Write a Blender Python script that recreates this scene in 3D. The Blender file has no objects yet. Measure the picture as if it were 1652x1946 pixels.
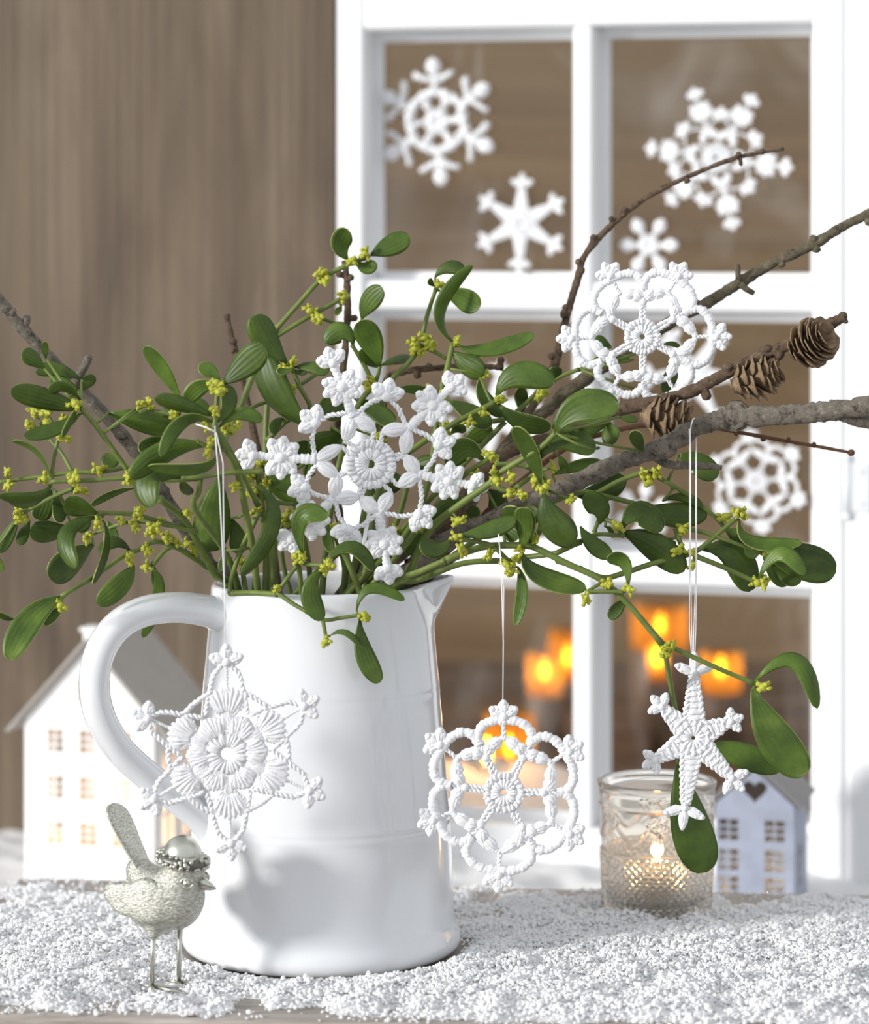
import bpy, bmesh, math, random
import numpy as np
from mathutils import Vector, Matrix

random.seed(7)
rng = np.random.default_rng(7)
PI = math.pi
scene = bpy.context.scene
COL = scene.collection

# ------------------------------------------------------------------ camera
FPX, PW_, PH_ = 6000.0, 1652.0, 1946.0        # focal length and frame, in pixels
CX, HY = 826.0, 420.0                          # principal column, horizon row
D0, CAMH = 1.93, 0.4455                        # camera to jug axis, camera above the bench top
cam_data = bpy.data.cameras.new('camera')
cam = bpy.data.objects.new('camera', cam_data)
COL.objects.link(cam)
cam.location = (0, -D0, CAMH)
cam.rotation_euler = (PI / 2, 0, 0)
cam_data.sensor_fit = 'VERTICAL'
cam_data.sensor_height = 36.0
cam_data.lens = 36.0 * FPX / PH_
cam_data.shift_y = (HY - PH_ / 2) / PH_
cam_data.clip_start = 0.05
cam_data.dof.use_dof = True
cam_data.dof.focus_distance = 1.885
cam_data.dof.aperture_fstop = 4.5
cam_data.dof.aperture_blades = 5
scene.camera = cam

# ------------------------------------------------------------------ light
world = bpy.data.worlds.new('world')
scene.world = world
world.use_nodes = True
bg = world.node_tree.nodes['Background']
bg.inputs[0].default_value = (0.93, 0.955, 1.0, 1)
bg.inputs[1].default_value = 0.80
sun_data = bpy.data.lights.new('sun', 'SUN')
sun_data.energy = 3.5
sun_data.angle = math.radians(9)
sun_data.color = (1.0, 0.975, 0.94)
sun = bpy.data.objects.new('sun', sun_data)
COL.objects.link(sun)
SUN_DIR = Vector((0.89, 0.43, -0.21)).normalized()
sun.rotation_euler = SUN_DIR.to_track_quat('-Z', 'Y').to_euler()
sun.location = (-2, -2, 1.5)
vs = scene.view_settings
vs.view_transform = 'Standard'
vs.look = 'None'
vs.gamma = 1.0
vs.exposure = 0.08
vs.use_curve_mapping = False

# ------------------------------------------------------------------ helpers
def P(px, py, y=0.0):
    """pixel + distance behind the jug axis (m) -> point"""
    d = D0 + y
    return np.array(((px - CX) / FPX * d, y, CAMH - (py - HY) / FPX * d))

def mpp(y=0.0):
    return (D0 + y) / FPX

ORG = {}
def empty(name, loc, label=None, cat=None, group=None, kind=None):
    o = bpy.data.objects.new(name, None)
    o.empty_display_size = 0.01
    COL.objects.link(o)
    o.location = Vector(loc)
    ORG[o.name] = np.array(loc, float)
    tag(o, label, cat, group, kind)
    return o

def tag(o, label=None, cat=None, group=None, kind=None):
    if label: o['label'] = label
    if cat: o['category'] = cat
    if group: o['group'] = group
    if kind: o['kind'] = kind
    return o

def org(o):
    return ORG.get(o.name, np.zeros(3)) if o else np.zeros(3)

def link_mesh(name, me, mat, parent=None, smooth=True, loc=None):
    if mat and not me.materials: me.materials.append(mat)
    if smooth and len(me.polygons):
        me.polygons.foreach_set('use_smooth', [True] * len(me.polygons))
    o = bpy.data.objects.new(name, me)
    COL.objects.link(o)
    if parent: o.parent = parent
    if loc is not None: o.location = Vector(loc)
    ORG[o.name] = org(parent)
    return o

class MB:
    """collects shapes given in world coordinates; build() links ONE mesh object"""
    def __init__(s): s.v = []; s.f = []; s.n = 0
    def add(s, v, f):
        v = np.asarray(v, float)
        s.v.append(v); n = s.n
        s.f.extend([tuple(i + n for i in q) for q in f])
        s.n += len(v)
    def tube(s, pts, rad, n=6, flat=1.0, jit=0.0, cap=True, nrm=None):
        pts = np.asarray(pts, float)
        m = len(pts)
        rad = np.broadcast_to(np.asarray(rad, float), (m,))
        T = np.gradient(pts, axis=0)
        T /= np.linalg.norm(T, axis=1)[:, None] + 1e-12
        if nrm is None:
            a = np.array((0, 1.0, 0)) if abs(T[0][1]) < 0.9 else np.array((1.0, 0, 0))
        else:
            a = np.asarray(nrm, float)
        N = np.zeros_like(pts)
        for i in range(m):
            a = a - T[i] * a.dot(T[i])
            a = a / (np.linalg.norm(a) + 1e-12)
            N[i] = a
        B = np.cross(T, N)
        ang = np.arange(n) / n * 2 * PI
        ca, sa = np.cos(ang), np.sin(ang)
        R = rad[:, None] * (1 + (rng.uniform(-jit, jit, (m, n)) if jit else 0))
        v = pts[:, None, :] + (R * ca * flat)[..., None] * N[:, None, :] + (R * sa)[..., None] * B[:, None, :]
        v = v.reshape(-1, 3)
        f = []
        for i in range(m - 1):
            b = i * n
            for k in range(n):
                k2 = (k + 1) % n
                f.append((b + k, b + k2, b + n + k2, b + n + k))
        if cap:
            f.append(tuple(range(n - 1, -1, -1)))
            f.append(tuple(range((m - 1) * n, m * n)))
        s.add(v, f)
        return s
    def ball(s, c, r, u=8, w=5, rot=None):
        r = np.broadcast_to(np.asarray(r, float), (3,))
        v = [(0, 0, 1)]
        for i in range(1, w):
            t = PI * i / w
            for k in range(u):
                p = 2 * PI * k / u
                v.append((math.sin(t) * math.cos(p), math.sin(t) * math.sin(p), math.cos(t)))
        v.append((0, 0, -1))
        v = np.array(v) * r
        if rot is not None: v = v @ np.array(rot).T
        f = [(0, 1 + k, 1 + (k + 1) % u) for k in range(u)]
        for i in range(w - 2):
            b = 1 + i * u
            f += [(b + k, b + u + k, b + u + (k + 1) % u, b + (k + 1) % u) for k in range(u)]
        b = 1 + (w - 2) * u
        f += [(b + k, len(v) - 1, b + (k + 1) % u) for k in range(u)]
        s.add(v + np.asarray(c), f)
        return s
    def box(s, lo, hi, M=None):
        (a, b, c), (d, e, g) = lo, hi
        v = np.array([(a, b, c), (d, b, c), (d, e, c), (a, e, c), (a, b, g), (d, b, g), (d, e, g), (a, e, g)], float)
        if M is not None:
            v = np.array([M @ Vector(p) for p in v])
        s.add(v, [(0, 3, 2, 1), (4, 5, 6, 7), (0, 1, 5, 4), (1, 2, 6, 5), (2, 3, 7, 6), (3, 0, 4, 7)])
        return s
    def lathe(s, prof, c, n=48, close=False):
        prof = np.asarray(prof, float); m = len(prof)
        a = np.arange(n) / n * 2 * PI
        v = np.stack([prof[:, :1] * np.cos(a), prof[:, :1] * np.sin(a), np.repeat(prof[:, 1:2], n, 1)], -1)
        f = []
        for i in range(m - 1):
            for k in range(n):
                k2 = (k + 1) % n
                f.append((i * n + k, i * n + k2, (i + 1) * n + k2, (i + 1) * n + k))
        if close:
            f.append(tuple(range(n - 1, -1, -1)))
            f.append(tuple(range((m - 1) * n, m * n)))
        s.add(v.reshape(-1, 3) + np.asarray(c), f)
        return s
    def mesh(s, name, off=None):
        me = bpy.data.meshes.new(name)
        v = np.concatenate(s.v) if s.v else np.zeros((0, 3))
        if off is not None: v = v - off
        me.from_pydata(v.tolist(), [], s.f)
        me.update()
        return me
    def build(s, name, mat, parent=None, smooth=True):
        return link_mesh(name, s.mesh(name, org(parent)), mat, parent, smooth)

def bevel(o, w, seg=2):
    m = o.modifiers.new('bevel', 'BEVEL'); m.width = w; m.segments = seg; m.limit_method = 'ANGLE'
    return o

def spline(pts, n=24):
    """Catmull-Rom through the points"""
    p = np.asarray(pts, float)
    p = np.concatenate([[2 * p[0] - p[1]], p, [2 * p[-1] - p[-2]]])
    out = []
    k = len(p) - 3
    per = max(2, n // k)
    for i in range(k):
        for t in np.arange(per) / per:
            a, b, c, d = p[i:i + 4]
            out.append(0.5 * (2 * b + (c - a) * t + (2 * a - 5 * b + 4 * c - d) * t * t + (3 * b - a - 3 * c + d) * t ** 3))
    out.append(p[-2])
    return np.array(out)

# ------------------------------------------------------------------ materials
def S(r, g, b):
    f = lambda c: (c / 255 / 12.92) if c <= 10.3 else ((c / 255 + 0.055) / 1.055) ** 2.4
    return (f(r), f(g), f(b), 1)

def new_mat(name):
    m = bpy.data.materials.new(name); m.use_nodes = True
    nt = m.node_tree
    return m, nt, nt.nodes['Principled BSDF'], nt.nodes['Material Output']

def N(nt, t, **kw):
    n = nt.nodes.new(t)
    for k, v in kw.items():
        if k in n.inputs: n.inputs[k].default_value = v
        else: setattr(n, k, v)
    return n

def noise_tex(nt, scale, detail=4, stretch=(1, 1, 1), coord='Object', rough=0.6, dist=0.0):
    tc = N(nt, 'ShaderNodeTexCoord'); mp = N(nt, 'ShaderNodeMapping')
    mp.inputs['Scale'].default_value = stretch
    nt.links.new(tc.outputs[coord], mp.inputs['Vector'])
    n = N(nt, 'ShaderNodeTexNoise'); n.inputs['Scale'].default_value = scale
    n.inputs['Detail'].default_value = detail; n.inputs['Roughness'].default_value = rough
    n.inputs['Distortion'].default_value = dist
    nt.links.new(mp.outputs[0], n.inputs['Vector'])
    return n.outputs['Fac']

def ramp(nt, fac, stops):
    r = N(nt, 'ShaderNodeValToRGB')
    e = r.color_ramp.elements
    while len(e) < len(stops): e.new(0.5)
    for el, (p, c) in zip(e, stops): el.position = p; el.color = c
    nt.links.new(fac, r.inputs[0])
    return r.outputs[0]

def bump(nt, bsdf, fac, strength, dist=0.001):
    b = N(nt, 'ShaderNodeBump'); b.inputs['Strength'].default_value = strength; b.inputs['Distance'].default_value = dist
    nt.links.new(fac, b.inputs['Height'])
    nt.links.new(b.outputs[0], bsdf.inputs['Normal'])

def simple(name, col, rough=0.5, metal=0.0, vary=0.0, scale=20, stretch=(1, 1, 1), bmp=0.0, bdist=0.001, spec=None):
    m, nt, b, out = new_mat(name)
    b.inputs['Roughness'].default_value = rough; b.inputs['Metallic'].default_value = metal
    if spec is not None: b.inputs['Specular IOR Level'].default_value = spec
    f = noise_tex(nt, scale, 5, stretch)
    lo = tuple(c * (1 - vary) for c in col[:3]) + (1,); hi = tuple(min(1, c * (1 + vary)) for c in col[:3]) + (1,)
    nt.links.new(ramp(nt, f, [(0.3, lo), (0.7, hi)]), b.inputs['Base Color'])
    if bmp: bump(nt, b, f, bmp, bdist)
    return m

def wood(name, dark, mid, light, axis='Z', scale=1.0, bmp=0.35, rough=0.75):
    """weathered timber: long fibres along one axis, broad stains, per-board tint"""
    m, nt, b, out = new_mat(name)
    b.inputs['Roughness'].default_value = rough
    st = {'Z': (60, 60, 1.2), 'X': (1.2, 60, 60)}[axis]
    st2 = {'Z': (9, 9, 1.8), 'X': (1.8, 9, 9)}[axis]
    fine = noise_tex(nt, 3.0 * scale, 6, st)
    broad = noise_tex(nt, 1.6 * scale, 5, st2, dist=0.6)
    c1 = ramp(nt, broad, [(0.25, dark), (0.5, mid), (0.78, light)])
    c2 = ramp(nt, fine, [(0.3, (0.62, 0.6, 0.58, 1)), (0.62, (1.12, 1.12, 1.12, 1))])
    mx = N(nt, 'ShaderNodeMix', data_type='RGBA', blend_type='MULTIPLY'); mx.inputs[0].default_value = 0.85
    nt.links.new(c1, mx.inputs[6]); nt.links.new(c2, mx.inputs[7])
    oi = N(nt, 'ShaderNodeObjectInfo')
    hv = N(nt, 'ShaderNodeHueSaturation')
    mr = N(nt, 'ShaderNodeMapRange'); mr.inputs[3].default_value = 0.88; mr.inputs[4].default_value = 1.12
    nt.links.new(oi.outputs['Random'], mr.inputs[0]); nt.links.new(mr.outputs[0], hv.inputs['Value'])
    nt.links.new(mx.outputs[2], hv.inputs['Color'])
    nt.links.new(hv.outputs[0], b.inputs['Base Color'])
    bump(nt, b, fine, bmp, 0.0015)
    return m

M = {}
M['wall_wood'] = wood('weathered_wall_wood', S(71, 58, 46), S(94, 80, 64), S(115, 102, 85), 'Z', 1.0)
M['back_wood'] = wood('brown_back_boards', S(98, 78, 58), S(124, 101, 73), S(136, 115, 87), 'X', 0.35, 0.1)
M['bench_wood'] = wood('grey_bench_wood', S(138, 131, 124), S(165, 158, 151), S(186, 180, 173), 'X', 1.6, 0.3)
M['floor_wood'] = wood('brown_floor_boards', S(84, 66, 52), S(106, 84, 64), S(122, 100, 78), 'X', 0.8, 0.2)
M['paint'] = simple('white_window_paint', (0.86, 0.87, 0.88, 1), 0.4, vary=0.03, scale=14, stretch=(1, 1, 0.2), bmp=0.06, bdist=0.002)
M['iron'] = simple('painted_hinge', (0.72, 0.75, 0.78, 1), 0.4, vary=0.05)
M['yarn'] = simple('white_cotton_yarn', (0.90, 0.91, 0.93, 1), 0.85, vary=0.04, scale=1100, bmp=0.9, bdist=0.0008, spec=0.2)
M['thread'] = simple('white_thread', (0.9, 0.9, 0.92, 1), 0.6, vary=0.02, scale=900)
M['silver'] = simple('champagne_silver', S(206, 207, 196), 0.3, 1.0, vary=0.06, scale=60)
M['house_white'] = simple('white_enamel', (0.9, 0.9, 0.89, 1), 0.45, vary=0.02, scale=30)
M['house_grey'] = simple('whitewashed_house', S(158, 165, 182), 0.6, vary=0.12, scale=60, bmp=0.1)  # grey-blue carries the shade that lies on the small house
M['roof_grey'] = simple('zinc_grey_roof', S(168, 164, 158), 0.55, vary=0.06, scale=30)
M['roof_dark'] = simple('dark_grey_roof', S(120, 118, 118), 0.6, vary=0.1, scale=30)
M['wick'] = simple('burnt_wick', (0.02, 0.018, 0.015, 1), 0.9, vary=0.1)
M['tin'] = simple('tealight_tin', (0.75, 0.75, 0.74, 1), 0.3, 1.0, vary=0.03)

def make_jug_mat():
    m, nt, b, out = new_mat('glazed_white_ceramic')
    f = noise_tex(nt, 26, 3, (1, 1, 0.25))
    nt.links.new(ramp(nt, f, [(0.3, (0.735, 0.75, 0.775, 1)), (0.7, (0.775, 0.79, 0.81, 1))]), b.inputs['Base Color'])
    b.inputs['Roughness'].default_value = 0.12
    b.inputs['Coat Weight'].default_value = 0.5; b.inputs['Coat Roughness'].default_value = 0.03
    f2 = noise_tex(nt, 30, 2, (1, 1, 0.15))
    bump(nt, b, f2, 0.12, 0.002)
    return m
M['ceramic'] = make_jug_mat()

def make_leaf_mat():
    m, nt, b, out = new_mat('mistletoe_leaf')
    oi = N(nt, 'ShaderNodeObjectInfo')
    f = noise_tex(nt, 55, 4, (1, 1, 1))
    base = ramp(nt, f, [(0.3, S(60, 82, 26)), (0.55, S(80, 104, 36)), (0.8, S(106, 127, 50))])
    hv = N(nt, 'ShaderNodeHueSaturation')
    mr = N(nt, 'ShaderNodeMapRange'); mr.inputs[3].default_value = 0.62; mr.inputs[4].default_value = 1.22
    nt.links.new(oi.outputs['Random'], mr.inputs[0]); nt.links.new(mr.outputs[0], hv.inputs['Value'])
    hv.inputs['Saturation'].default_value = 1.0
    nt.links.new(base, hv.inputs['Color'])
    # pale freckles on the older leaves
    f3 = noise_tex(nt, 900, 2)
    fr = ramp(nt, f3, [(0.64, (0, 0, 0, 1)), (0.72, (1, 1, 1, 1))])
    mx = N(nt, 'ShaderNodeMix', data_type='RGBA')
    ml = N(nt, 'ShaderNodeMath', operation='MULTIPLY'); ml.inputs[1].default_value = 0.22
    nt.links.new(fr, ml.inputs[0]); nt.links.new(ml.outputs[0], mx.inputs[0])
    nt.links.new(hv.outputs[0], mx.inputs[6]); mx.inputs[7].default_value = S(150, 160, 80)
    nt.links.new(mx.outputs[2], b.inputs['Base Color'])
    b.inputs['Roughness'].default_value = 0.42
    b.inputs['Specular IOR Level'].default_value = 0.35
    uv = N(nt, 'ShaderNodeTexCoord')
    wv = N(nt, 'ShaderNodeTexWave', wave_type='BANDS', bands_direction='Y')
    wv.inputs['Scale'].default_value = 1.1; wv.inputs['Distortion'].default_value = 0.4
    nt.links.new(uv.outputs['UV'], wv.inputs['Vector'])
    bump(nt, b, wv.outputs['Fac'], 0.16, 0.0007)
    tr = N(nt, 'ShaderNodeBsdfTranslucent'); tr.inputs[0].default_value = S(120, 150, 40)
    ms = N(nt, 'ShaderNodeMixShader'); ms.inputs[0].default_value = 0.14
    nt.links.new(b.outputs[0], ms.inputs[1]); nt.links.new(tr.outputs[0], ms.inputs[2])
    nt.links.new(ms.outputs[0], out.inputs['Surface'])
    return m
M['leaf'] = make_leaf_mat()
M['leaf_edge'] = simple('pale_leaf_edge', S(150, 160, 80), 0.5, vary=0.1)
M['stem'] = simple('green_mistletoe_stem', S(98, 114, 48), 0.55, vary=0.25, scale=90, bmp=0.15)
M['bud'] = simple('yellow_green_buds', S(164, 167, 48), 0.5, vary=0.22, scale=160)

def bark(name, dark, mid, light, scale=140):
    m, nt, b, out = new_mat(name)
    f = noise_tex(nt, scale, 8, (1, 1, 1), rough=0.85)
    nt.links.new(ramp(nt, f, [(0.39, dark), (0.47, mid), (0.54, mid), (0.63, light)]), b.inputs['Base Color'])
    b.inputs['Roughness'].default_value = 0.85
    f2 = noise_tex(nt, scale * 4, 4, rough=0.7)
    ad = N(nt, 'ShaderNodeMath', operation='ADD'); nt.links.new(f, ad.inputs[0]); nt.links.new(f2, ad.inputs[1])
    bump(nt, b, ad.outputs[0], 1.0, 0.002)
    return m
M['bark_grey'] = bark('grey_bark', S(64, 57, 49), S(140, 131, 117), S(186, 179, 164), 190)
M['bark_brown'] = bark('brown_twig_bark', S(58, 44, 34), S(124, 102, 80), S(168, 146, 120), 230)
M['bark_lichen'] = bark('lichened_bark', S(60, 53, 40), S(122, 112, 88), S(160, 152, 124), 190)
M['bark_red'] = bark('reddish_twig_bark', S(84, 56, 40), S(126, 88, 62), S(150, 112, 84))
M['cone'] = simple('larch_cone_scale', S(122, 101, 76), 0.75, vary=0.4, scale=3, bmp=0.2, bdist=0.02)
M['cone_core'] = simple('larch_cone_core', S(86, 68, 50), 0.85, vary=0.2, scale=300)

def make_snow():
    m, nt, b, out = new_mat('artificial_snow')
    b.inputs['Base Color'].default_value = (0.98, 0.985, 0.99, 1)
    b.inputs['Roughness'].default_value = 0.75
    tl = N(nt, 'ShaderNodeBsdfTranslucent'); tl.inputs[0].default_value = (0.99, 0.99, 1.0, 1)
    ms = N(nt, 'ShaderNodeMixShader'); ms.inputs[0].default_value = 0.22
    nt.links.new(b.outputs[0], ms.inputs[1]); nt.links.new(tl.outputs[0], ms.inputs[2])
    nt.links.new(ms.outputs[0], out.inputs['Surface'])
    return m
M['snow'] = make_snow()

def make_glass(name, tint, rough, gloss_extra=0.0):
    m, nt, b, out = new_mat(name)
    nt.nodes.remove(b)
    tr = N(nt, 'ShaderNodeBsdfTransparent'); tr.inputs[0].default_value = tint
    gl = N(nt, 'ShaderNodeBsdfGlossy'); gl.inputs['Roughness'].default_value = rough
    f = noise_tex(nt, 7, 2, (1, 1, 0.4))
    bp = N(nt, 'ShaderNodeBump'); bp.inputs['Strength'].default_value = 0.25; bp.inputs['Distance'].default_value = 0.004
    nt.links.new(f, bp.inputs['Height']); nt.links.new(bp.outputs[0], gl.inputs['Normal'])
    fr = N(nt, 'ShaderNodeFresnel'); fr.inputs[0].default_value = 1.35
    ms = N(nt, 'ShaderNodeMixShader')
    nt.links.new(fr.outputs[0], ms.inputs[0]); nt.links.new(tr.outputs[0], ms.inputs[1]); nt.links.new(gl.outputs[0], ms.inputs[2])
    # pale reflection streaks of the old glass, painted as an uneven diffuse film
    df = N(nt, 'ShaderNodeBsdfDiffuse'); df.inputs[0].default_value = (0.9, 0.9, 0.88, 1)
    sm = ramp(nt, noise_tex(nt, 5, 3, (1.6, 1.6, 0.7), dist=1.2), [(0.50, (0, 0, 0, 1)), (0.72, (0.12, 0.12, 0.12, 1))])
    m3 = N(nt, 'ShaderNodeMixShader')
    nt.links.new(sm, m3.inputs[0]); nt.links.new(ms.outputs[0], m3.inputs[1]); nt.links.new(df.outputs[0], m3.inputs[2])
    nt.links.new(m3.outputs[0], out.inputs['Surface'])
    return m
M['pane'] = make_glass('old_window_glass', (0.95, 0.96, 0.95, 1), 0.06)

def make_votive_glass():
    m, nt, b, out = new_mat('pressed_glass')
    b.inputs['Base Color'].default_value = (0.985, 0.975, 0.94, 1)
    b.inputs['Transmission Weight'].default_value = 1.0
    b.inputs['IOR'].default_value = 1.45
    b.inputs['Roughness'].default_value = 0.02
    tl = N(nt, 'ShaderNodeBsdfTranslucent'); tl.inputs[0].default_value = (0.9, 0.88, 0.82, 1)
    df = N(nt, 'ShaderNodeBsdfDiffuse'); df.inputs[0].default_value = (0.85, 0.85, 0.83, 1)
    m1 = N(nt, 'ShaderNodeMixShader'); m1.inputs[0].default_value = 0.5
    m2 = N(nt, 'ShaderNodeMixShader'); m2.inputs[0].default_value = 0.11
    nt.links.new(tl.outputs[0], m1.inputs[1]); nt.links.new(df.outputs[0], m1.inputs[2])
    nt.links.new(b.outputs[0], m2.inputs[1]); nt.links.new(m1.outputs[0], m2.inputs[2])
    nt.links.new(m2.outputs[0], out.inputs['Surface'])
    return m
M['votive'] = make_votive_glass()

def make_wax(name, col, tl_fac=0.5):
    m, nt, b, out = new_mat(name)
    b.inputs['Base Color'].default_value = col; b.inputs['Roughness'].default_value = 0.5
    f = noise_tex(nt, 60, 3)
    nt.links.new(ramp(nt, f, [(0.3, tuple(c * 0.92 for c in col[:3]) + (1,)), (0.7, col)]), b.inputs['Base Color'])
    tl = N(nt, 'ShaderNodeBsdfTranslucent'); tl.inputs[0].default_value = (1.0, 0.62, 0.22, 1)
    ms = N(nt, 'ShaderNodeMixShader'); ms.inputs[0].default_value = tl_fac
    nt.links.new(b.outputs[0], ms.inputs[1]); nt.links.new(tl.outputs[0], ms.inputs[2])
    nt.links.new(ms.outputs[0], out.inputs['Surface'])
    return m
M['wax'] = make_wax('brown_wax', S(112, 92, 76), 0.1)
M['wax_white'] = make_wax('white_wax', S(235, 225, 205), 0.3)

def make_amber():
    m, nt, b, out = new_mat('amber_candle_glass')
    nt.nodes.remove(b)
    tr = N(nt, 'ShaderNodeBsdfTransparent'); tr.inputs[0].default_value = (1.0, 0.62, 0.25, 1)
    tl = N(nt, 'ShaderNodeBsdfTranslucent'); tl.inputs[0].default_value = (1.0, 0.55, 0.18, 1)
    ms = N(nt, 'ShaderNodeMixShader'); ms.inputs[0].default_value = 0.6
    nt.links.new(tr.outputs[0], ms.inputs[1]); nt.links.new(tl.outputs[0], ms.inputs[2])
    nt.links.new(ms.outputs[0], out.inputs['Surface'])
    return m
M['amber'] = make_amber()

def make_emit(name, col, strength):
    m, nt, b, out = new_mat(name)
    nt.nodes.remove(b)
    e = N(nt, 'ShaderNodeEmission'); e.inputs[0].default_value = col; e.inputs[1].default_value = strength
    nt.links.new(e.outputs[0], out.inputs['Surface'])
    return m
M['flame'] = make_emit('candle_flame', (1.0, 0.56, 0.06, 1), 20)
M['flame_near'] = make_emit('tealight_flame', (1.0, 0.66, 0.26, 1), 40)

def point_light(name, loc, power, col=(1, 0.55, 0.2), r=0.004, parent=None):
    l = bpy.data.lights.new(name, 'POINT'); l.energy = power; l.color = col; l.shadow_soft_size = r
    o = bpy.data.objects.new(name, l); COL.objects.link(o)
    if parent: o.parent = parent; o.location = Vector(np.array(loc) - org(parent))
    else: o.location = Vector(loc)
    return o
# ================================================================== THE SETTING
FLOOR_Z = -0.07
ROT = math.radians(16)                          # the window and the wall turn this much
CA, SA = math.cos(ROT), math.sin(ROT)
WD = 2.50                                       # distance of the window's left edge
WX0 = (640 - CX) / FPX * WD
UX = np.array((CA, -SA, 0.0)); UN = np.array((-SA, -CA, 0.0)); UZ = np.array((0, 0, 1.0))
W_ORG = np.array((WX0, WD - D0, 0.0))

def win_uv(px, py, back=0.0):
    """pixel -> (u, z) on the plane of the window, 'back' metres behind its face"""
    k = (px - CX) / FPX
    ox, oy = W_ORG[0] - UN[0] * back, W_ORG[1] - UN[1] * back + D0
    u = (k * oy - ox) / (CA + k * SA)
    d = oy - u * SA
    return u, CAMH - (py - HY) / FPX * d

def win_p(u, z, n=0.0):
    """window coordinates -> world; n is towards the camera"""
    return W_ORG + UX * u + UN * n + UZ * z

def wbox(mb, u0, u1, z0, z1, n0, n1):
    c = [win_p(u, z, n) for z in (z0, z1) for (u, n) in ((u0, n1), (u1, n1), (u1, n0), (u0, n0))]
    mb.add(np.array(c), [(0, 3, 2, 1), (4, 5, 6, 7), (0, 1, 5, 4), (1, 2, 6, 5), (2, 3, 7, 6), (3, 0, 4, 7)])
    return mb

# floor under everything, boards running across
floor = empty('floor', (0, 0.3, FLOOR_Z), kind='structure')
NB = 16
for i in range(NB):
    y0 = -0.75 + i * 0.17
    o = MB().box((-1.6, y0 + 0.0015, FLOOR_Z - 0.02), (1.8, y0 + 0.1685, FLOOR_Z)).build('floor_board', M['floor_wood'], floor, False)
    bevel(o, 0.0015, 1)

# wall of broad weathered upright boards, left of the window
wall = empty('wall_left', win_p(-0.2, FLOOR_Z, -0.03), kind='structure')
edges = [-0.009, -0.176, -0.36, -0.56]
for i in range(len(edges) - 1):
    mb = MB()
    wbox(mb, edges[i + 1] + 0.0001, edges[i] - 0.0001, FLOOR_Z, 0.95, -0.05, -0.022 - 0.0004 * (i % 2))
    bevel(mb.build('wall_board', M['wall_wood'], wall, False), 0.0004, 1)
wbox(MB(), edges[0] - .002, 0.001, FLOOR_Z, 0.95, -0.056, -0.046).build('backing_strip', M['wall_wood'], wall, False)

# back wall of brown boards far behind the window
back = empty('wall_back', (0.2, 1.75, FLOOR_Z), kind='structure')
zz = FLOOR_Z
for i, h in enumerate((0.11, 0.13, 0.12, 0.14, 0.12, 0.15, 0.13, 0.14, 0.12, 0.14)):
    mb = MB().box((-0.9, 1.75 - 0.0005 * (i % 3), zz + 0.0002), (1.7, 1.79, zz + h - 0.0002))
    bevel(mb.build('back_board', M['back_wood'], back, False), 0.0006, 1)
    zz += h

# the window
win = empty('window_1', win_p(0.2, FLOOR_Z), kind='structure')
TH, GD = 0.050, 0.040                           # frame depth, glass behind face
uL0 = win_uv(640, 500)[0]; uL1 = win_uv(690, 500)[0]
uM0 = win_uv(1086, 500)[0]; uM1 = win_uv(1126, 500)[0]
uR0 = win_uv(1545, 500)[0]; uR1 = win_uv(1602, 500)[0]
zTop = win_uv(1000, 52)[1]
zA0 = win_uv(900, 590)[1]; zA1 = win_uv(900, 534)[1]
zB0 = win_uv(1000, 1106)[1]; zB1 = win_uv(1000, 1046)[1]
zBot = FLOOR_Z + 0.045
zHead = zTop + 0.16
bars = [('stile', uL0, uL1, FLOOR_Z, zHead, 0), ('stile', uR0, uR1, FLOOR_Z, zHead, 0),
        ('top_rail', uL1 - .001, uR0 + .001, zTop, zHead, -.0015), ('bottom_rail', uL1 - .001, uR0 + .001, FLOOR_Z, zBot, -.0015),
        ('mullion', uM0, uM1, zBot - .001, zTop + .001, -.003)]
for (a, b) in ((uL1, uM0), (uM1, uR0)):
    for (z0, z1) in ((zA0, zA1), (zB0, zB1)):
        bars.append(('glazing_bar', a - .001, b + .001, z0, z1, -.004))
for nm, a, b, z0, z1, n in bars:
    o = wbox(MB(), a, b, z0, z1, -TH - n, n).build(nm, M['paint'], win, False)
    bevel(o, 0.0045 if nm in ('glazing_bar', 'mullion', 'top_rail') else 0.003, 3)
rows = [(zBot, zB0), (zB1, zA0), (zA1, zTop)]
for (a, b) in ((uL1, uM0), (uM1, uR0)):
    for (z0, z1) in rows:
        wbox(MB(), a - .002, b + .002, z0 - .002, z1 + .002, -GD - .002, -GD).build('pane', M['pane'], win, False)
        # glazing bead round the pane
        mb = MB(); t = 0.0065
        wbox(mb, a - .001, b + .001, z1 - t * 1.25, z1 + .001, -GD, -GD + t * 1.5)
        wbox(mb, a - .001, b + .001, z0 - .001, z0 + t, -GD, -GD + t)
        wbox(mb, a - .001, a + t, z0, z1, -GD, -GD + t)
        wbox(mb, b - t, b + .001, z0, z1, -GD, -GD + t)
        bevel(mb.build('glazing_bead', M['paint'], win, False), 0.0015, 2)
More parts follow.
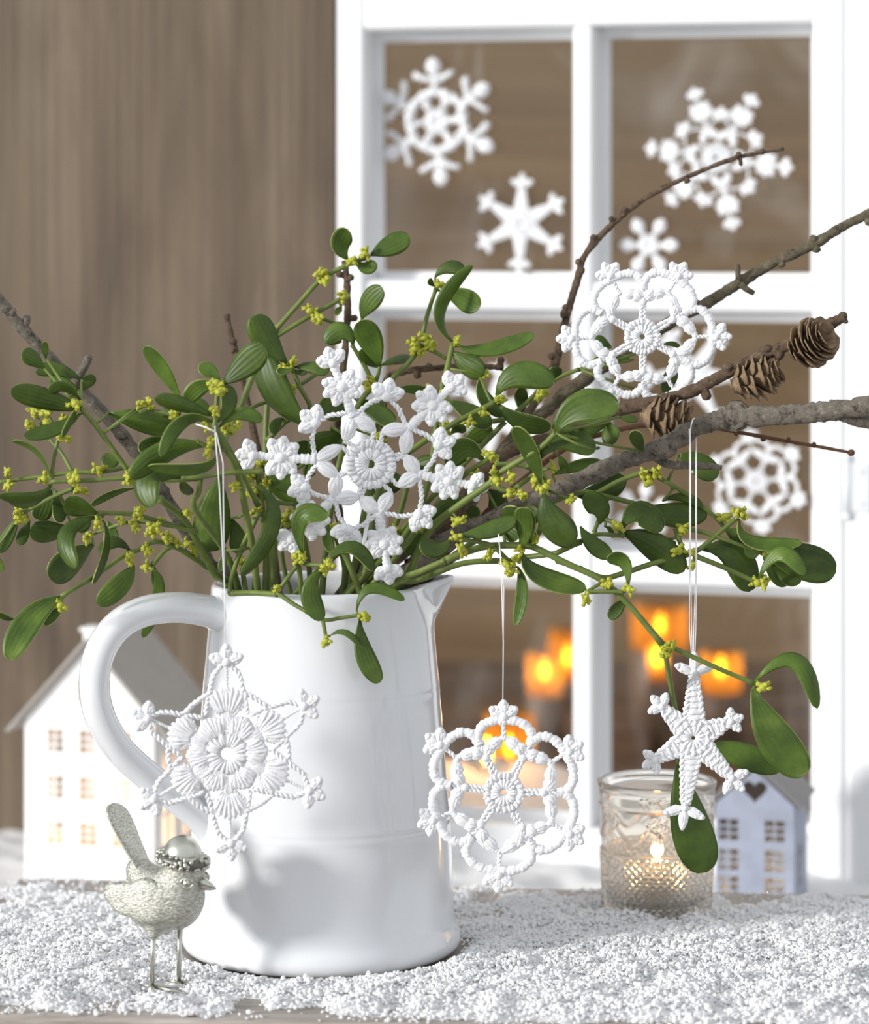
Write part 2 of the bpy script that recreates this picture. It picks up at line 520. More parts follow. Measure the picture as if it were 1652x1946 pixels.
# casing at the right of the window with its hinge
trim = empty('trim_1', win_p(uR1 + 0.03, FLOOR_Z), kind='structure')
bevel(wbox(MB(), uR1 + .004, uR1 + .075, FLOOR_Z, zHead, -.06, .004).build('casing', M['paint'], trim, False), .003, 2)
bevel(wbox(MB(), uR1 - .001, uR1 + .0045, FLOOR_Z, zHead, -.06, -.004).build('casing_gap_strip', M['paint'], trim, False), .001, 1)
hu, hz = win_uv(1628, 925)
hw = empty('window_hinge', win_p(hu, hz), 'white painted butt hinge on the window frame beside its casing', 'hinge')
mb = MB(); mb.tube([win_p(hu - .006, hz - .022, .004), win_p(hu - .006, hz + .022, .004)], .0035, 12)
for dz in (-.022, .022): mb.ball(win_p(hu - .006, hz + dz, .004), .0042, 10, 6)
mb.build('pin', M['iron'], hw)
bevel(wbox(MB(), hu - .006, hu + .012, hz - .019, hz + .019, .002, .006).build('leaf_plate', M['iron'], hw, False), .001)
for dz in (-.012, .012):
    MB().ball(win_p(hu + .005, hz + dz, .006), .0016, 8, 5).build('screw', M['iron'], hw)

# ------------------------------------------------------------------ the low bench
BR = math.radians(-5.5)
bx = np.array((math.cos(BR), math.sin(BR), 0)); by = np.array((-math.sin(BR), math.cos(BR), 0))
b_org = P(35, 1667, 0) * 0
dl = CAMH * FPX / (1667 - HY)
b_org = np.array(((35 - CX) / FPX * dl, dl - D0, 0.0))       # back left corner of the top
BW, BD, BT = 0.72, 0.365, 0.026
bench = empty('low_bench', b_org + bx * BW / 2 - by * BD / 2 + np.array((0, 0, FLOOR_Z)),
              'low grey weathered wooden bench sprinkled with snow under the white jug', 'bench')
def bbox(mb, u0, u1, w0, w1, z0, z1):
    c = [b_org + bx * u - by * w + UZ * z for z in (z0, z1) for (u, w) in ((u0, w1), (u1, w1), (u1, w0), (u0, w0))]
    mb.add(np.array(c), [(0, 3, 2, 1), (4, 5, 6, 7), (0, 1, 5, 4), (1, 2, 6, 5), (2, 3, 7, 6), (3, 0, 4, 7)])
    return mb
for i in range(3):
    w0, w1 = BD * i / 3, BD * (i + 1) / 3
    o = bbox(MB(), 0, BW, w0 + .0006, w1 - .0006, -BT, -0.0004 * (i % 2)).build('plank', M['bench_wood'], bench, False)
    bevel(o, 0.003, 2)
for u in (0.05, BW - 0.07):
    bevel(bbox(MB(), u, u + 0.02, 0.03, BD - 0.03, FLOOR_Z, -BT + .0005).build('leg', M['bench_wood'], bench, False), .002, 1)

def bench_uv(p):
    d = np.asarray(p) - b_org
    return d @ bx, -(d @ by)

# ------------------------------------------------------------------ snow (nobody could count it)
def ico():
    bm = bmesh.new(); bmesh.ops.create_icosphere(bm, subdivisions=1, radius=1)
    v = np.array([x.co for x in bm.verts]); f = np.array([[x.index for x in q.verts] for q in bm.faces]); bm.free()
    return v, f
ICO_V, ICO_F = ico()

def vnoise(x, y, s, seed):
    """smooth value noise 0..1"""
    g = np.random.default_rng(seed).random((64, 64))
    x = x / s; y = y / s
    i = np.floor(x).astype(int); j = np.floor(y).astype(int)
    a = x - i; b = y - j
    a = a * a * (3 - 2 * a); b = b * b * (3 - 2 * b)
    q = lambda m, n: g[m % 64, n % 64]
    return (q(i, j) * (1 - a) + q(i + 1, j) * a) * (1 - b) + (q(i, j + 1) * (1 - a) + q(i + 1, j + 1) * a) * b

def granules(name, c, r, label, cat='snow', sheet=None):
    n = len(c)
    var = [ICO_V * (1 + rng.uniform(-.22, .22, (12, 1))) for _ in range(24)]
    V = np.stack(var)[rng.integers(0, 24, n)]
    ang = rng.uniform(0, 2 * PI, n)
    ca, sa = np.cos(ang)[:, None], np.sin(ang)[:, None]
    sc = r[:, None, None] * rng.uniform(.7, 1.25, (n, 1, 3))
    V = V * sc
    X = V[..., 0] * ca - V[..., 1] * sa; Y = V[..., 0] * sa + V[..., 1] * ca
    V = np.stack([X, Y, V[..., 2]], -1) + c[:, None, :]
    F = (ICO_F[None] + (np.arange(n) * 12)[:, None, None]).reshape(-1, 3)
    me = bpy.data.meshes.new(name)
    V = V.reshape(-1, 3)
    if sheet is not None:
        F = np.concatenate([F, sheet[1] + len(V)]); V = np.concatenate([V, sheet[0]])
    me.vertices.add(len(V)); me.vertices.foreach_set('co', V.ravel())
    me.loops.add(F.size); me.loops.foreach_set('vertex_index', F.ravel().astype(np.int32))
    me.polygons.add(len(F)); me.polygons.foreach_set('loop_start', np.arange(0, F.size, 3, dtype=np.int32))
    me.polygons.foreach_set('loop_total', np.full(len(F), 3, dtype=np.int32))
    me.update(); me.validate()
    o = link_mesh(name, me, M['snow'])
    tag(o, label, cat, kind='stuff')
    return o

JX = (611 - CX) / FPX * (D0 + 0.004); JY = 0.004          # jug axis

def snow_depth(u, w):
    """how much snow lies on the bench (0..1) at u along, w from the back edge"""
    cover = np.clip((BD - w - .004) / 0.045, 0, 1) ** .8
    cover = cover * np.clip((w - .022) / 0.055, 0.0, 1) ** .6
    cover = cover * np.clip(u / 0.05, 0.0, 1) ** .6
    nz = 0.55 * vnoise(u, w, 0.045, 1) + 0.45 * vnoise(u, w, 0.014, 2)
    d = np.clip((nz - 0.62 + 0.60 * cover) * 2.6, 0, 1)
    p = b_org + u[..., None] * bx - w[..., None] * by
    dj = np.hypot(p[..., 0] - JX, p[..., 1] - JY)
    d = d * np.where(dj < 0.086, 0, np.clip((dj - 0.084) / 0.014, 0.1, 1))
    # bare patches left of and behind the jug foot
    for (qx, qy, qr) in ((JX - .105, JY - .035, .03), (JX + .10, JY + .02, .028), (JX + .09, JY + .09, .05), (-.158, -.108, .022)):
        d = d * np.clip(np.hypot(p[..., 0] - qx, p[..., 1] - qy) / qr, .25, 1)
    vx = (1249 - CX) / FPX * (D0 + .1); dv = np.hypot(p[..., 0] - vx, p[..., 1] - .1)
    return d * (dv > 0.0335), p

def snow_height(u, w, d):
    return d ** 1.3 * (0.0012 + 0.0042 * vnoise(u, w, 0.022, 3) + 0.0030 * vnoise(u, w, 0.008, 4) + .0016 * vnoise(u, w, .0035, 5))

def bench_snow():
    # a crumbly sheet ...
    nu, nw = 360, 200
    U, Wd = np.meshgrid(np.linspace(0.002, 0.66, nu), np.linspace(0.004, BD - 0.003, nw))
    U = U + rng.uniform(-.0005, .0005, U.shape); Wd = Wd + rng.uniform(-.0005, .0005, U.shape)
    d, p = snow_depth(U, Wd)
    h = snow_height(U, Wd, d) + rng.uniform(-.0003, .0003, U.shape)
    V = p.copy(); V[..., 2] = h - .0011
    idx = np.arange(nu * nw).reshape(nw, nu)
    ok = (d[:-1, :-1] + d[1:, :-1] + d[:-1, 1:] + d[1:, 1:]) / 4 > 0.30
    a, b, c, e = (q[ok] for q in (idx[:-1, :-1], idx[:-1, 1:], idx[1:, 1:], idx[1:, :-1]))
    F = np.concatenate([np.stack([a, e, c], -1), np.stack([a, c, b], -1)])
    # ... under loose crumbs
    n = 170000
    u = rng.uniform(0.0, 0.62, n); w = rng.uniform(0.003, BD - 0.001, n)
    d, p = snow_depth(u, w)
    keep = rng.random(n) < np.clip(d * .75 + .05 * (vnoise(u, w, .03, 9) > .45), 0, 1) * (np.hypot(p[:, 0] - JX, p[:, 1] - JY) > .0865)
    u, w, p, d = u[keep], w[keep], p[keep], d[keep]
    m = len(u)
    q = rng.random(m)
    r = np.where(q < 0.035, rng.uniform(.0013, .0021, m), np.where(q < .3, rng.uniform(.0009, .0014, m), rng.uniform(.00045, .0009, m)))
    z = snow_height(u, w, d) + r * rng.uniform(-.2, .9, m)
    z = np.maximum(z, r * .6)
    c = np.stack([p[:, 0], p[:, 1], z], -1)
    if m > 102000:
        k = rng.choice(m, 102000, False); c, r = c[k], r[k]
    granules('snow_on_bench', c, r, 'loose white snow crumbs scattered over the grey bench top', sheet=(V.reshape(-1, 3), F))
bench_snow()

# ================================================================== THE JUG
mj = mpp(JY)
def zj(py): return CAMH - (py - HY) * mj
jug = empty('jug', (JX, JY, 0), 'tall glossy white ceramic jug with curved handle, filled with mistletoe', 'jug')
def jug_mesh():
    out = [(1801, 0), (1802, 215), (1801, 243), (1797, 256), (1789, 263.5), (1778, 266), (1766, 263.5), (1755, 258), (1746, 254),
           (1730, 252.5), (1680, 250), (1600, 247), (1565, 244.8), (1557, 245.9), (1550, 244), (1543, 245.2), (1535, 243.3), (1525, 242.5),
           (1480, 238.5), (1400, 232), (1320, 225.5), (1311, 226.2), (1304, 224.5), (1296, 225.2), (1287, 223.2), (1240, 219), (1190, 214.5), (1182, 214), (1173, 213.3), (1164, 212.4), 
           (1150, 211), (1140, 210.5), (1128, 210), (1117, 210.5), (1110, 209), (1106.5, 204), (1106, 198)]
    inn = [(1110, 194), (1125, 193), (1200, 198), (1350, 211), (1500, 222), (1650, 232), (1750, 228), (1772, 190), (1776, 0)]
    prof = []
    for py, r in out + inn:
        prof.append((max(r, .01) * mj, zj(py) - zj(1802)))
    n = 144
    mb = MB(); mb.lathe(prof, (0, 0, 0), n)
    v = mb.v[0]
    ang = np.arctan2(v[:, 1], v[:, 0]); rad = np.hypot(v[:, 0], v[:, 1])
    a0 = math.radians(13)
    d = (ang - a0 + PI) % (2 * PI) - PI
    ztop = zj(1106) - zj(1802)
    t = np.clip((v[:, 2] - (ztop - 0.026)) / 0.026, 0, 1) * (rad > 0.05)
    g = np.exp(-(d / 0.20) ** 2)
    push = 0.0175 * t ** 0.9 * g
    pinch = -0.0035 * t * np.exp(-((np.abs(d) - 0.55) / 0.25) ** 2)
    s = (rad + push + pinch) / np.maximum(rad, 1e-9)
    v[:, 0] *= s; v[:, 1] *= s; v[:, 2] += 0.0025 * t ** 2 * g
    mb.v[0] = v + np.array((JX, JY, 0))
    return mb
o = jug_mesh().build('body', M['ceramic'], jug)
m = o.modifiers.new('sub', 'SUBSURF'); m.levels = 1; m.render_levels = 1
hp = [(431, 1160), (419, 1156), (400, 1149), (350, 1140), (292, 1143), (243, 1166), (211, 1210), (199, 1268), (208, 1330), (240, 1392),
      (290, 1446), (345, 1495), (398, 1546), (430, 1585)]
HA = math.radians(24)
hpts = []
for px, py in hp:
    r = (611 - px) / math.cos(HA) * mj
    hpts.append((JX - r * math.cos(HA), JY - r * math.sin(HA), zj(py)))
hs = spline(hpts, 78)
k = np.linspace(0, 1, len(hs))
hr = (29 + 6 * np.exp(-(k / .14) ** 2) + 10 * np.exp(-((1 - k) / .06) ** 2) - 2 * k) * mj
o = MB().tube(hs, hr, 20, flat=1.25, nrm=(math.sin(HA), -math.cos(HA), 0)).build('handle', M['ceramic'], jug)

M['band'] = simple('dark_silver', S(120, 120, 112), 0.5, 0.8, vary=0.1)
# ================================================================== THE BIRD
def bird():
    by_ = -0.105
    s = mpp(by_)
    base = P(316, 1886, by_); base[2] = 0.0030
    b = empty('bird_figurine', base, 'small silver bird figurine wearing a bobble-brimmed cap, standing in snow beside the jug', 'figurine')
    th = math.radians(-24)
    R = np.array([[math.cos(th), -math.sin(th), 0], [math.sin(th), math.cos(th), 0], [0, 0, 1]])
    Lc = lambda x, y, z: base + R @ np.array((x * 1.08 * s, y * s, z * s))
    def ry(a):
        a = math.radians(a)
        return R @ np.array([[math.cos(a), 0, math.sin(a)], [0, 1, 0], [-math.sin(a), 0, math.cos(a)]])
    def remeshed(mb, name, vox, mat, parent, sm=6):
        o = mb.build(name, mat, parent)
        r = o.modifiers.new('fuse', 'REMESH'); r.mode = 'VOXEL'; r.voxel_size = vox
        r.use_smooth_shade = True
        q = o.modifiers.new('soft', 'SMOOTH'); q.factor = 0.5; q.iterations = sm
        return o
    # feathered metal
    m, nt, bs, out = new_mat('feathered_silver')
    bs.inputs['Metallic'].default_value = .85; bs.inputs['Roughness'].default_value = 0.42
    f = noise_tex(nt, 850, 3, (0.55, 0.55, 1.5), rough=0.6, dist=0.5)
    nt.links.new(ramp(nt, f, [(0.36, S(158, 158, 147)), (0.58, S(214, 215, 205))]), bs.inputs['Base Color'])
    bump(nt, bs, f, 0.8, 0.0012)
    mb = MB()
    mb.ball(Lc(-6, 0, 166), np.array((78, 60, 60)) * s, 20, 14, ry(-18))
    mb.ball(Lc(24, 0, 172), np.array((52, 52, 62)) * s, 20, 14, ry(10))
    mb.ball(Lc(32, 0, 212), np.array((44, 40, 40)) * s, 20, 14)
    mb.ball(Lc(36, 0, 228), np.array((41, 37, 34)) * s, 20, 14)
    mb.ball(Lc(-42, 0, 204), np.array((46, 34, 30)) * s, 16, 10, ry(38))
    mb.ball(Lc(-18, 0, 122), np.array((26, 34, 26)) * s, 16, 10)
    for sy in (-1, 1):
        mb.ball(Lc(-12, sy * 24, 112), np.array((17, 15, 22)) * s, 12, 8)
    body = remeshed(mb, 'body', 0.0019, m, b, 5)
    # tail: a grooved rounded paddle
    T0, T1 = np.array((-38, 0, 208)), np.array((-112, 0, 338))
    ax = (T1 - T0) / np.linalg.norm(T1 - T0); nr = np.array((ax[2], 0, -ax[0]))
    L = np.linalg.norm(T1 - T0)
    V, F = [], []
    nu, nv = 22, 16
    for i in range(nu + 1):
        t = 1 - (1 - i / nu) ** 1.7
        wd = (24 + 15 * min(1, t * 1.5)) * (math.sqrt(max(0.0004, 1 - ((t - .80) / .20) ** 2)) if t > .80 else 1)
        for k in range(nv):
            a = 2 * PI * k / nv
            q = T0 + ax * L * t
            gro = 1 + 0.10 * math.cos(3 * a)
            y = math.cos(a) * wd; h = math.sin(a) * 7.0 * gro * (0.5 + 0.5 * min(1, wd / 12)) + 3.0 * (y / 30) ** 2 + 16 * t * (t - 1) * .5
            V.append(Lc(*(q + nr * h + np.array((0, y, 0)))))
    for i in range(nu):
        for k in range(nv):
            F.append((i * nv + k, i * nv + (k + 1) % nv, (i + 1) * nv + (k + 1) % nv, (i + 1) * nv + k))
    F.append(tuple(range(nv))); F.append(tuple(range(nu * nv, (nu + 1) * nv))[::-1])
    mb = MB(); mb.add(V, F); mb.build('tail', m, b)
    # wings swept back along the flanks, tips sticking out behind
    for sy in (-1, 1):
        mb = MB()
        mb.ball(Lc(-16, sy * 40, 168), np.array((54, 20, 46)) * s, 16, 10, ry(6))
        mb.ball(Lc(-56, sy * 42, 168), np.array((46, 14, 34)) * s, 16, 10, ry(10))
        mb.ball(Lc(-78, sy * 42, 176), np.array((32, 9, 24)) * s, 16, 10, ry(14))
        remeshed(mb, 'wing', 0.0017, m, b, 4)
    # beak of two halves, eyes
    bk = MB()
    for (z0, z1, r0) in ((203, 196, 9.5), (195, 194, 6.5)):
        pts = [Lc(66, 0, z0 + 2), Lc(76, 0, z0 + 1), Lc(88, 0, (z0 + z1) / 2), Lc(99, 0, z1)]
        bk.tube(pts, np.array((1.15, 1, .62, .1)) * r0 * s, 12)
    bk.build('beak', M['silver'], b)
    for sy in (-1, 1):
        e = MB().ball(Lc(58, sy * 33, 208), 8.5 * s, 12, 8).build('eye', M['silver'], b)
        ring = [Lc(58 + 11 * math.cos(a), sy * (35 - 2.5 * math.cos(a)), 208 + 9 * math.sin(a)) for a in np.linspace(0, 2 * PI, 17)]
        MB().tube(ring, 1.7 * s, 6).build('eyelid', M['silver'], e)
    # cap
    cap_c = Lc(33, 0, 254)
    cap = MB().ball(cap_c, np.array((37, 35, 37)) * s, 28, 18, ry(8)).build('cap', M['silver'], b)
    tilt = ry(9)
    ring, rr = [], []
    br = MB()
    for i in range(300):
        a = rng.uniform(0, 2 * PI); ph = rng.uniform(0, 2 * PI)
        q = np.array(((41 + 10 * math.cos(ph)) * math.cos(a), (39 + 10 * math.cos(ph)) * math.sin(a), 10 * math.sin(ph))) * s
        br.ball(Lc(33, 0, 245) + tilt @ q, rng.uniform(3.2, 5.0) * s, 6, 4)
    ringp = [Lc(33, 0, 245) + tilt @ (np.array((41 * math.cos(a), 39 * math.sin(a), 0)) * s) for a in np.linspace(0, 2 * PI, 33)]
    br.build('cap_brim', M['silver'], cap)
    MB().tube(ringp, 9 * s, 8, cap=False).build('brim_band', M['band'], cap)
    # legs and splayed toes
    for (x, y, xt) in ((-14, -24, -16), (14, 26, 12)):
        z0 = 4
        lg = MB().tube([Lc(x, y, 112), Lc((x + xt) / 2, y, 60), Lc(xt, y, z0)], 4.6 * s, 10).build('leg', M['silver'], b)
        for a, ln in ((-12, 62), (28, 46), (-58, 46), (165, 30)):
            a = math.radians(a)
            MB().tube([Lc(xt, y, z0), Lc(xt + .5 * ln * math.cos(a), y + .5 * ln * math.sin(a), 3.4),
                       Lc(xt + ln * math.cos(a), y + ln * math.sin(a), 2.2)], np.array((3.6, 3.2, 2.2)) * s, 8).build('toe', M['silver'], lg)
bird()

# ================================================================== TEALIGHT GLASS
def votive():
    vy = 0.100; s = mpp(vy)
    c = np.array(((1249 - CX) * s, vy, 0.0015))
    H = 0.0845
    v = empty('tealight_holder', c, 'pressed glass tealight holder with diamond relief and bow ornament, candle burning inside', 'candle holder')
    n, m = 352, 110
    V, F = [], []
    def bow(a, t):
        """relief of bows and ribbons round the upper half; a angle, t 0..1 up the band"""
        x = ((a / (2 * PI) * 6) % 1 - 0.5) * 2.4; y = (t - 0.5) * 2
        h = 0
        for k in range(5):
            g = math.radians(90 + (k - 2) * 24)
            d = x * math.cos(g) + y * math.sin(g); e = -x * math.sin(g) + y * math.cos(g)
            if 0 < d < 0.75: h = max(h, 0.9 * math.exp(-((abs(e) - 0.09 * math.sin(d / .75 * PI)) / 0.035) ** 2))
            if -0.75 < d < 0: h = max(h, 0.8 * math.exp(-((abs(e) - 0.05 * d) / 0.03) ** 2))
        h = max(h, math.exp(-((x * x + y * y) / 0.012)))
        h = max(h, 0.8 * math.exp(-((y - 0.55 * math.cos(x * 2.6)) / 0.06) ** 2))
        return h
    for j in range(m + 1):
        t = j / m; z = t * H
        r = 0.0332 + 0.0043 * t ** .8
        if t < 0.05: r -= 0.004 * (1 - t / .05) ** 2
        for i in range(n):
            a = 2 * PI * i / n
            h = 0.0
            if 0.05 < t < 0.47:
                p = a / (2 * PI) * 44; q = t * H / (2 * PI * 0.0345) * 44
                d1 = abs(((p + q) % 1) - .5) * 2; d2 = abs(((p - q) % 1) - .5) * 2
                h = (1 - max(d1, d2)) * 0.0019
            elif 0.47 <= t < 0.50: h = 0.0013 * math.sin((t - .47) / .03 * PI)
            elif 0.52 < t < 0.82: h = 0.0011 * bow(a, (t - .52) / .30)
            elif 0.82 <= t < 0.845: h = 0.0007 * math.sin((t - .82) / .025 * PI)
            elif t > 0.955: h = 0.0007
            V.append((c[0] + (r + h) * math.cos(a), c[1] + (r + h) * math.sin(a), c[2] + z))
    base_i = (m + 1) * n
    prof = [(0.0372, H + .0005), (0.0362, H + .0007), (0.0352, H), (0.0346, H * .9), (0.0335, H * .6), (0.0318, H * .3), (0.0300, 0.008), (0.026, 0.0055), (0.0005, 0.005)]
    for r, z in prof:
        for i in range(n):
            a = 2 * PI * i / n
            V.append((c[0] + r * math.cos(a), c[1] + r * math.sin(a), c[2] + z))
    tot = (m + 1) + len(prof)
    for j in range(tot - 1):
        for i in range(n):
            F.append((j * n + i, j * n + (i + 1) % n, (j + 1) * n + (i + 1) % n, (j + 1) * n + i))
    F.append(tuple(range(n - 1, -1, -1)))
    F.append(tuple(range((tot - 1) * n, tot * n)))
    mb = MB(); mb.add(V, F); go = mb.build('glass', M['votive'], v)
    for j in range(int(.05 * m), int(.47 * m)):
        for i in range(n): go.data.polygons[j * n + i].use_smooth = False
    # the tealight stands in the glass: a thing of its own
    tc = c + np.array((0, 0, 0.0056))
    t = empty('tealight', tc, 'lit tealight in a tin cup inside the pressed glass holder', 'candle')
    MB().lathe([(.0002, 0), (.0185, 0), (.019, .001), (.019, .016), (.0194, .0165), (.0186, .0165), (.0186, .012), (.0002, .012)], tc, 40).build('cup', M['tin'], t)
    MB().lathe([(.0185, .0118), (.0183, .0138), (.010, .0134), (.0002, .0132)], tc, 32).build('wax', M['wax_white'], t)
    MB().tube([tc + (0, 0, .013), tc + (.0004, 0, .0185)], .0007, 6).build('wick', M['wick'], t)
    MB().lathe([(.0001, .0205), (.0018, .022), (.0024, .0245), (.0019, .0275), (.0009, .0305), (.0001, .033)], tc, 16).build('flame', M['flame_near'], t)
    point_light('tealight_glow', tc + (0, 0, .034), 0.035, (1, .6, .25), .004, t)
votive()

# ================================================================== HOUSE LANTERNS
def plate(name, outline, holes, T, thick, mat, parent):
    """flat plate with holes cut in it, given in its own (x, z); T(x, n, z) -> world"""
    cu = bpy.data.curves.new(name, 'CURVE'); cu.dimensions = '2D'; cu.fill_mode = 'BOTH'; cu.extrude = thick / 2
    for loop in [outline] + holes:
        sp = cu.splines.new('POLY'); sp.points.add(len(loop) - 1); sp.use_cyclic_u = True
        for p, q in zip(sp.points, loop): p.co = (q[0], q[1], 0, 1)
    tmp = bpy.data.objects.new('tmp', cu); COL.objects.link(tmp)
    dg = bpy.context.evaluated_depsgraph_get()
    me = bpy.data.meshes.new_from_object(tmp.evaluated_get(dg), depsgraph=dg)
    bpy.data.objects.remove(tmp); bpy.data.curves.remove(cu)
    og = org(parent)
    for v in me.vertices:
        v.co = Vector(T(v.co.x, v.co.z - thick / 2, v.co.y) - og)
    me.name = name; me.materials.clear()
    me.update()
    return link_mesh(name, me, mat, parent, False)

def rect(x0, x1, z0, z1): return [(x0, z0), (x1, z0), (x1, z1), (x0, z1)]

FOOT = []                                       # house footprints: corner, x axis, y axis, width, depth
def floor_snow():
    # a rolling sheet of snow behind the bench, banked up behind the left panes
    nx, ny = 300, 200
    xs = np.linspace(-0.75, 0.75, nx); ys = np.linspace(0.20, 1.0, ny)
    X, Y = np.meshgrid(xs, ys)
    h = 0.012 + 0.012 * vnoise(X + 3, Y + 3, 0.05, 8) + 0.005 * vnoise(X + 3, Y + 3, 0.017, 9)
    h += 0.032 * np.exp(-(((X - 0.05) / 0.085) ** 2 + ((Y - 0.80) / 0.10) ** 2))
    h = h * np.clip((0.98 - Y) / 0.10, 0, 1) * np.clip((0.80 - Y + 2.2 * np.clip(.24 - np.abs(X - .02), 0, .2)) / .08, 0, 1)
    for (c, fx, fy, w, d) in FOOT:                # no snow indoors
        u = (X - c[0]) * fx[0] + (Y - c[1]) * fx[1]; v = (X - c[0]) * fy[0] + (Y - c[1]) * fy[1]
        h = np.where((u > -.001) & (u < w + .001) & (v > -.001) & (v < d + .001), 0.001, h)
    V = np.stack([X, Y, FLOOR_Z - 0.004 + h], -1).reshape(-1, 3)
    F = [(j * nx + i, j * nx + i + 1, (j + 1) * nx + i + 1, (j + 1) * nx + i) for j in range(ny - 1) for i in range(nx - 1)]
    mb = MB(); mb.add(V, F)
    o = mb.build('snow_on_floor', M['snow'])
    tag(o, 'soft bank of snow on the floor behind the bench and window', 'snow', kind='stuff')

def house(name, c0, ang, W, Dp, zE, zR, wins, side_wins, mats, label, group, heart=None, glow=0.2, over=0.008, chim=None, panes=(2, 3)):
    """c0: front left foot; front runs along X', depth along Y'"""
    fx = np.array((math.cos(ang), -math.sin(ang), 0)); fy = np.array((math.sin(ang), math.cos(ang), 0))
    h = empty(name, c0 + fx * W / 2 + fy * Dp / 2, label, 'lantern', group)
    FOOT.append((c0, fx, fy, W, Dp))
    Zb = c0[2]
    ht = lambda z: z - Zb
    th = 0.0022
    def cells(wl):
        out = []
        for (x0, x1, z0, z1) in wl:
            nx, nz = panes
            g = 0.0013
            for i in range(nx):
                for k in range(nz):
                    a = x0 + (x1 - x0) * i / nx; b = x0 + (x1 - x0) * (i + 1) / nx
                    e = z0 + (z1 - z0) * k / nz; f = z0 + (z1 - z0) * (k + 1) / nz
                    out.append(rect(a + (g / 2 if i else 0), b - (g / 2 if i < nx - 1 else 0), e + (g / 2 if k else 0), f - (g / 2 if k < nz - 1 else 0)))
        return out
    gable = [(0, 0), (W, 0), (W, ht(zE)), (W / 2, ht(zR)), (0, ht(zE))]
    front = lambda x, n, z: c0 + fx * x - fy * n * -1 + UZ * z
    hl = cells(wins)
    if heart:
        hx, hz, hs_ = heart
        hl = hl + [[(hx + hs_ * (16 * math.sin(t) ** 3) / 17, hz + hs_ * (13 * math.cos(t) - 5 * math.cos(2 * t) - 2 * math.cos(3 * t) - math.cos(4 * t)) / 17)
                    for t in np.linspace(0, 2 * PI, 28, endpoint=False)]]
    plate('front_wall', gable, hl, front, th, mats[0], h)
    plate('back_wall', gable, [], lambda x, n, z: c0 + fx * x + fy * (Dp + n) + UZ * z, th, mats[0], h)
    for q, nm in ((0, 'side_wall'), (W, 'side_wall')):
        plate(nm, rect(0.002, Dp, 0, ht(zE)), cells(side_wins), lambda x, n, z, q=q: c0 + fx * (q - (n + th if q else -n - th)) + fy * x + UZ * z, th, mats[0], h)
    # two roof sheets
    sl = np.array((W / 2, zR - zE)); Ls = np.hypot(*sl); sl = sl / Ls
    for sgn in (-1, 1):
        mb = MB()
        top = c0 + fx * W / 2 + UZ * (ht(zR) + 0.002)
        dn = fx * sgn * sl[0] - UZ * sl[1]
        up = fx * sgn * sl[1] + UZ * sl[0]
        a = top - fy * over; b = top + fy * (Dp + over)
        L2 = Ls + over * 2.2
        v = [a, b, b + dn * L2, a + dn * L2]
        v = v + [p + up * 0.0022 for p in v]
        mb.add(np.array(v), [(0, 3, 2, 1), (4, 5, 6, 7), (0, 1, 5, 4), (1, 2, 6, 5), (2, 3, 7, 6), (3, 0, 4, 7)])
        mb.build('roof_sheet', mats[1], h, False)
    if chim:
        mb = MB()
        cc = c0 + fx * (W / 2) + fy * 0.012 + UZ * ht(zR)
        for (w, z0, z1) in ((0.0075, -.004, chim), (0.0095, chim, chim + .003)):
            c = [cc + fx * (i * w) + fy * (k * w) + UZ * z for z in (z0, z1) for (i, k) in ((-1, -1), (1, -1), (1, 1), (-1, 1))]
            mb.add(np.array(c), [(0, 3, 2, 1), (4, 5, 6, 7), (0, 1, 5, 4), (1, 2, 6, 5), (2, 3, 7, 6), (3, 0, 4, 7)])
        mb.build('chimney', mats[0], h, False)
    # the candle that lights it from within
    cc = c0 + fx * W / 2 + fy * Dp / 2
    cd = empty('tealight', cc, 'lit tealight hidden inside the ' + ('white' if chim else 'grey') + ' house lantern', 'candle')
    MB().lathe([(.0002, 0), (.015, 0), (.0155, .013), (.015, .014), (.0145, .0115), (.0002, .011)], cc, 24).build('cup', M['tin'], cd)
    MB().lathe([(.0001, .0125), (.002, .0155), (.0028, .019), (.0018, .026), (.0001, .031)], cc, 12).build('flame', M['flame_near'], cd)
    point_light('house_glow', cc + UZ * 0.045, glow, (1, .40, .09), .01, cd)

# white house, left
hd = 2.365
def at_depth(px, d, z): return np.array(((px - CX) / FPX * d, d - D0, z))
hc0 = at_depth(49, hd, FLOOR_Z + 0.004)
sH = hd / FPX
zf = lambda py, d=2.34: CAMH - (py - HY) / FPX * d
Wh = 0.1035
wl = []
xc = [(94, 124), (157, 190), (222, 256)]
for (y0, y1) in ((1393, 1435), (1482, 1524), (1570, 1611)):
    for (a, b) in xc:
        wl.append(((a - 49) * sH / math.cos(.28), (b - 49) * sH / math.cos(.28), zf(y1) - hc0[2], zf(y0) - hc0[2]))
wl.append(((155 - 49) * sH / math.cos(.28), (187 - 49) * sH / math.cos(.28), zf(1337) - hc0[2], zf(1297) - hc0[2]))
house('house_lantern', hc0, math.radians(16), Wh, 0.10, zf(1372), zf(1226), wl,
      [(0.015, 0.045, 0.045, 0.115), (0.058, 0.088, 0.045, 0.115)], (M['house_white'], M['roof_grey']),
      'white house lantern with glowing windows, chimney and grey roof beside the board wall', 'house lanterns', glow=0.055, chim=0.008)
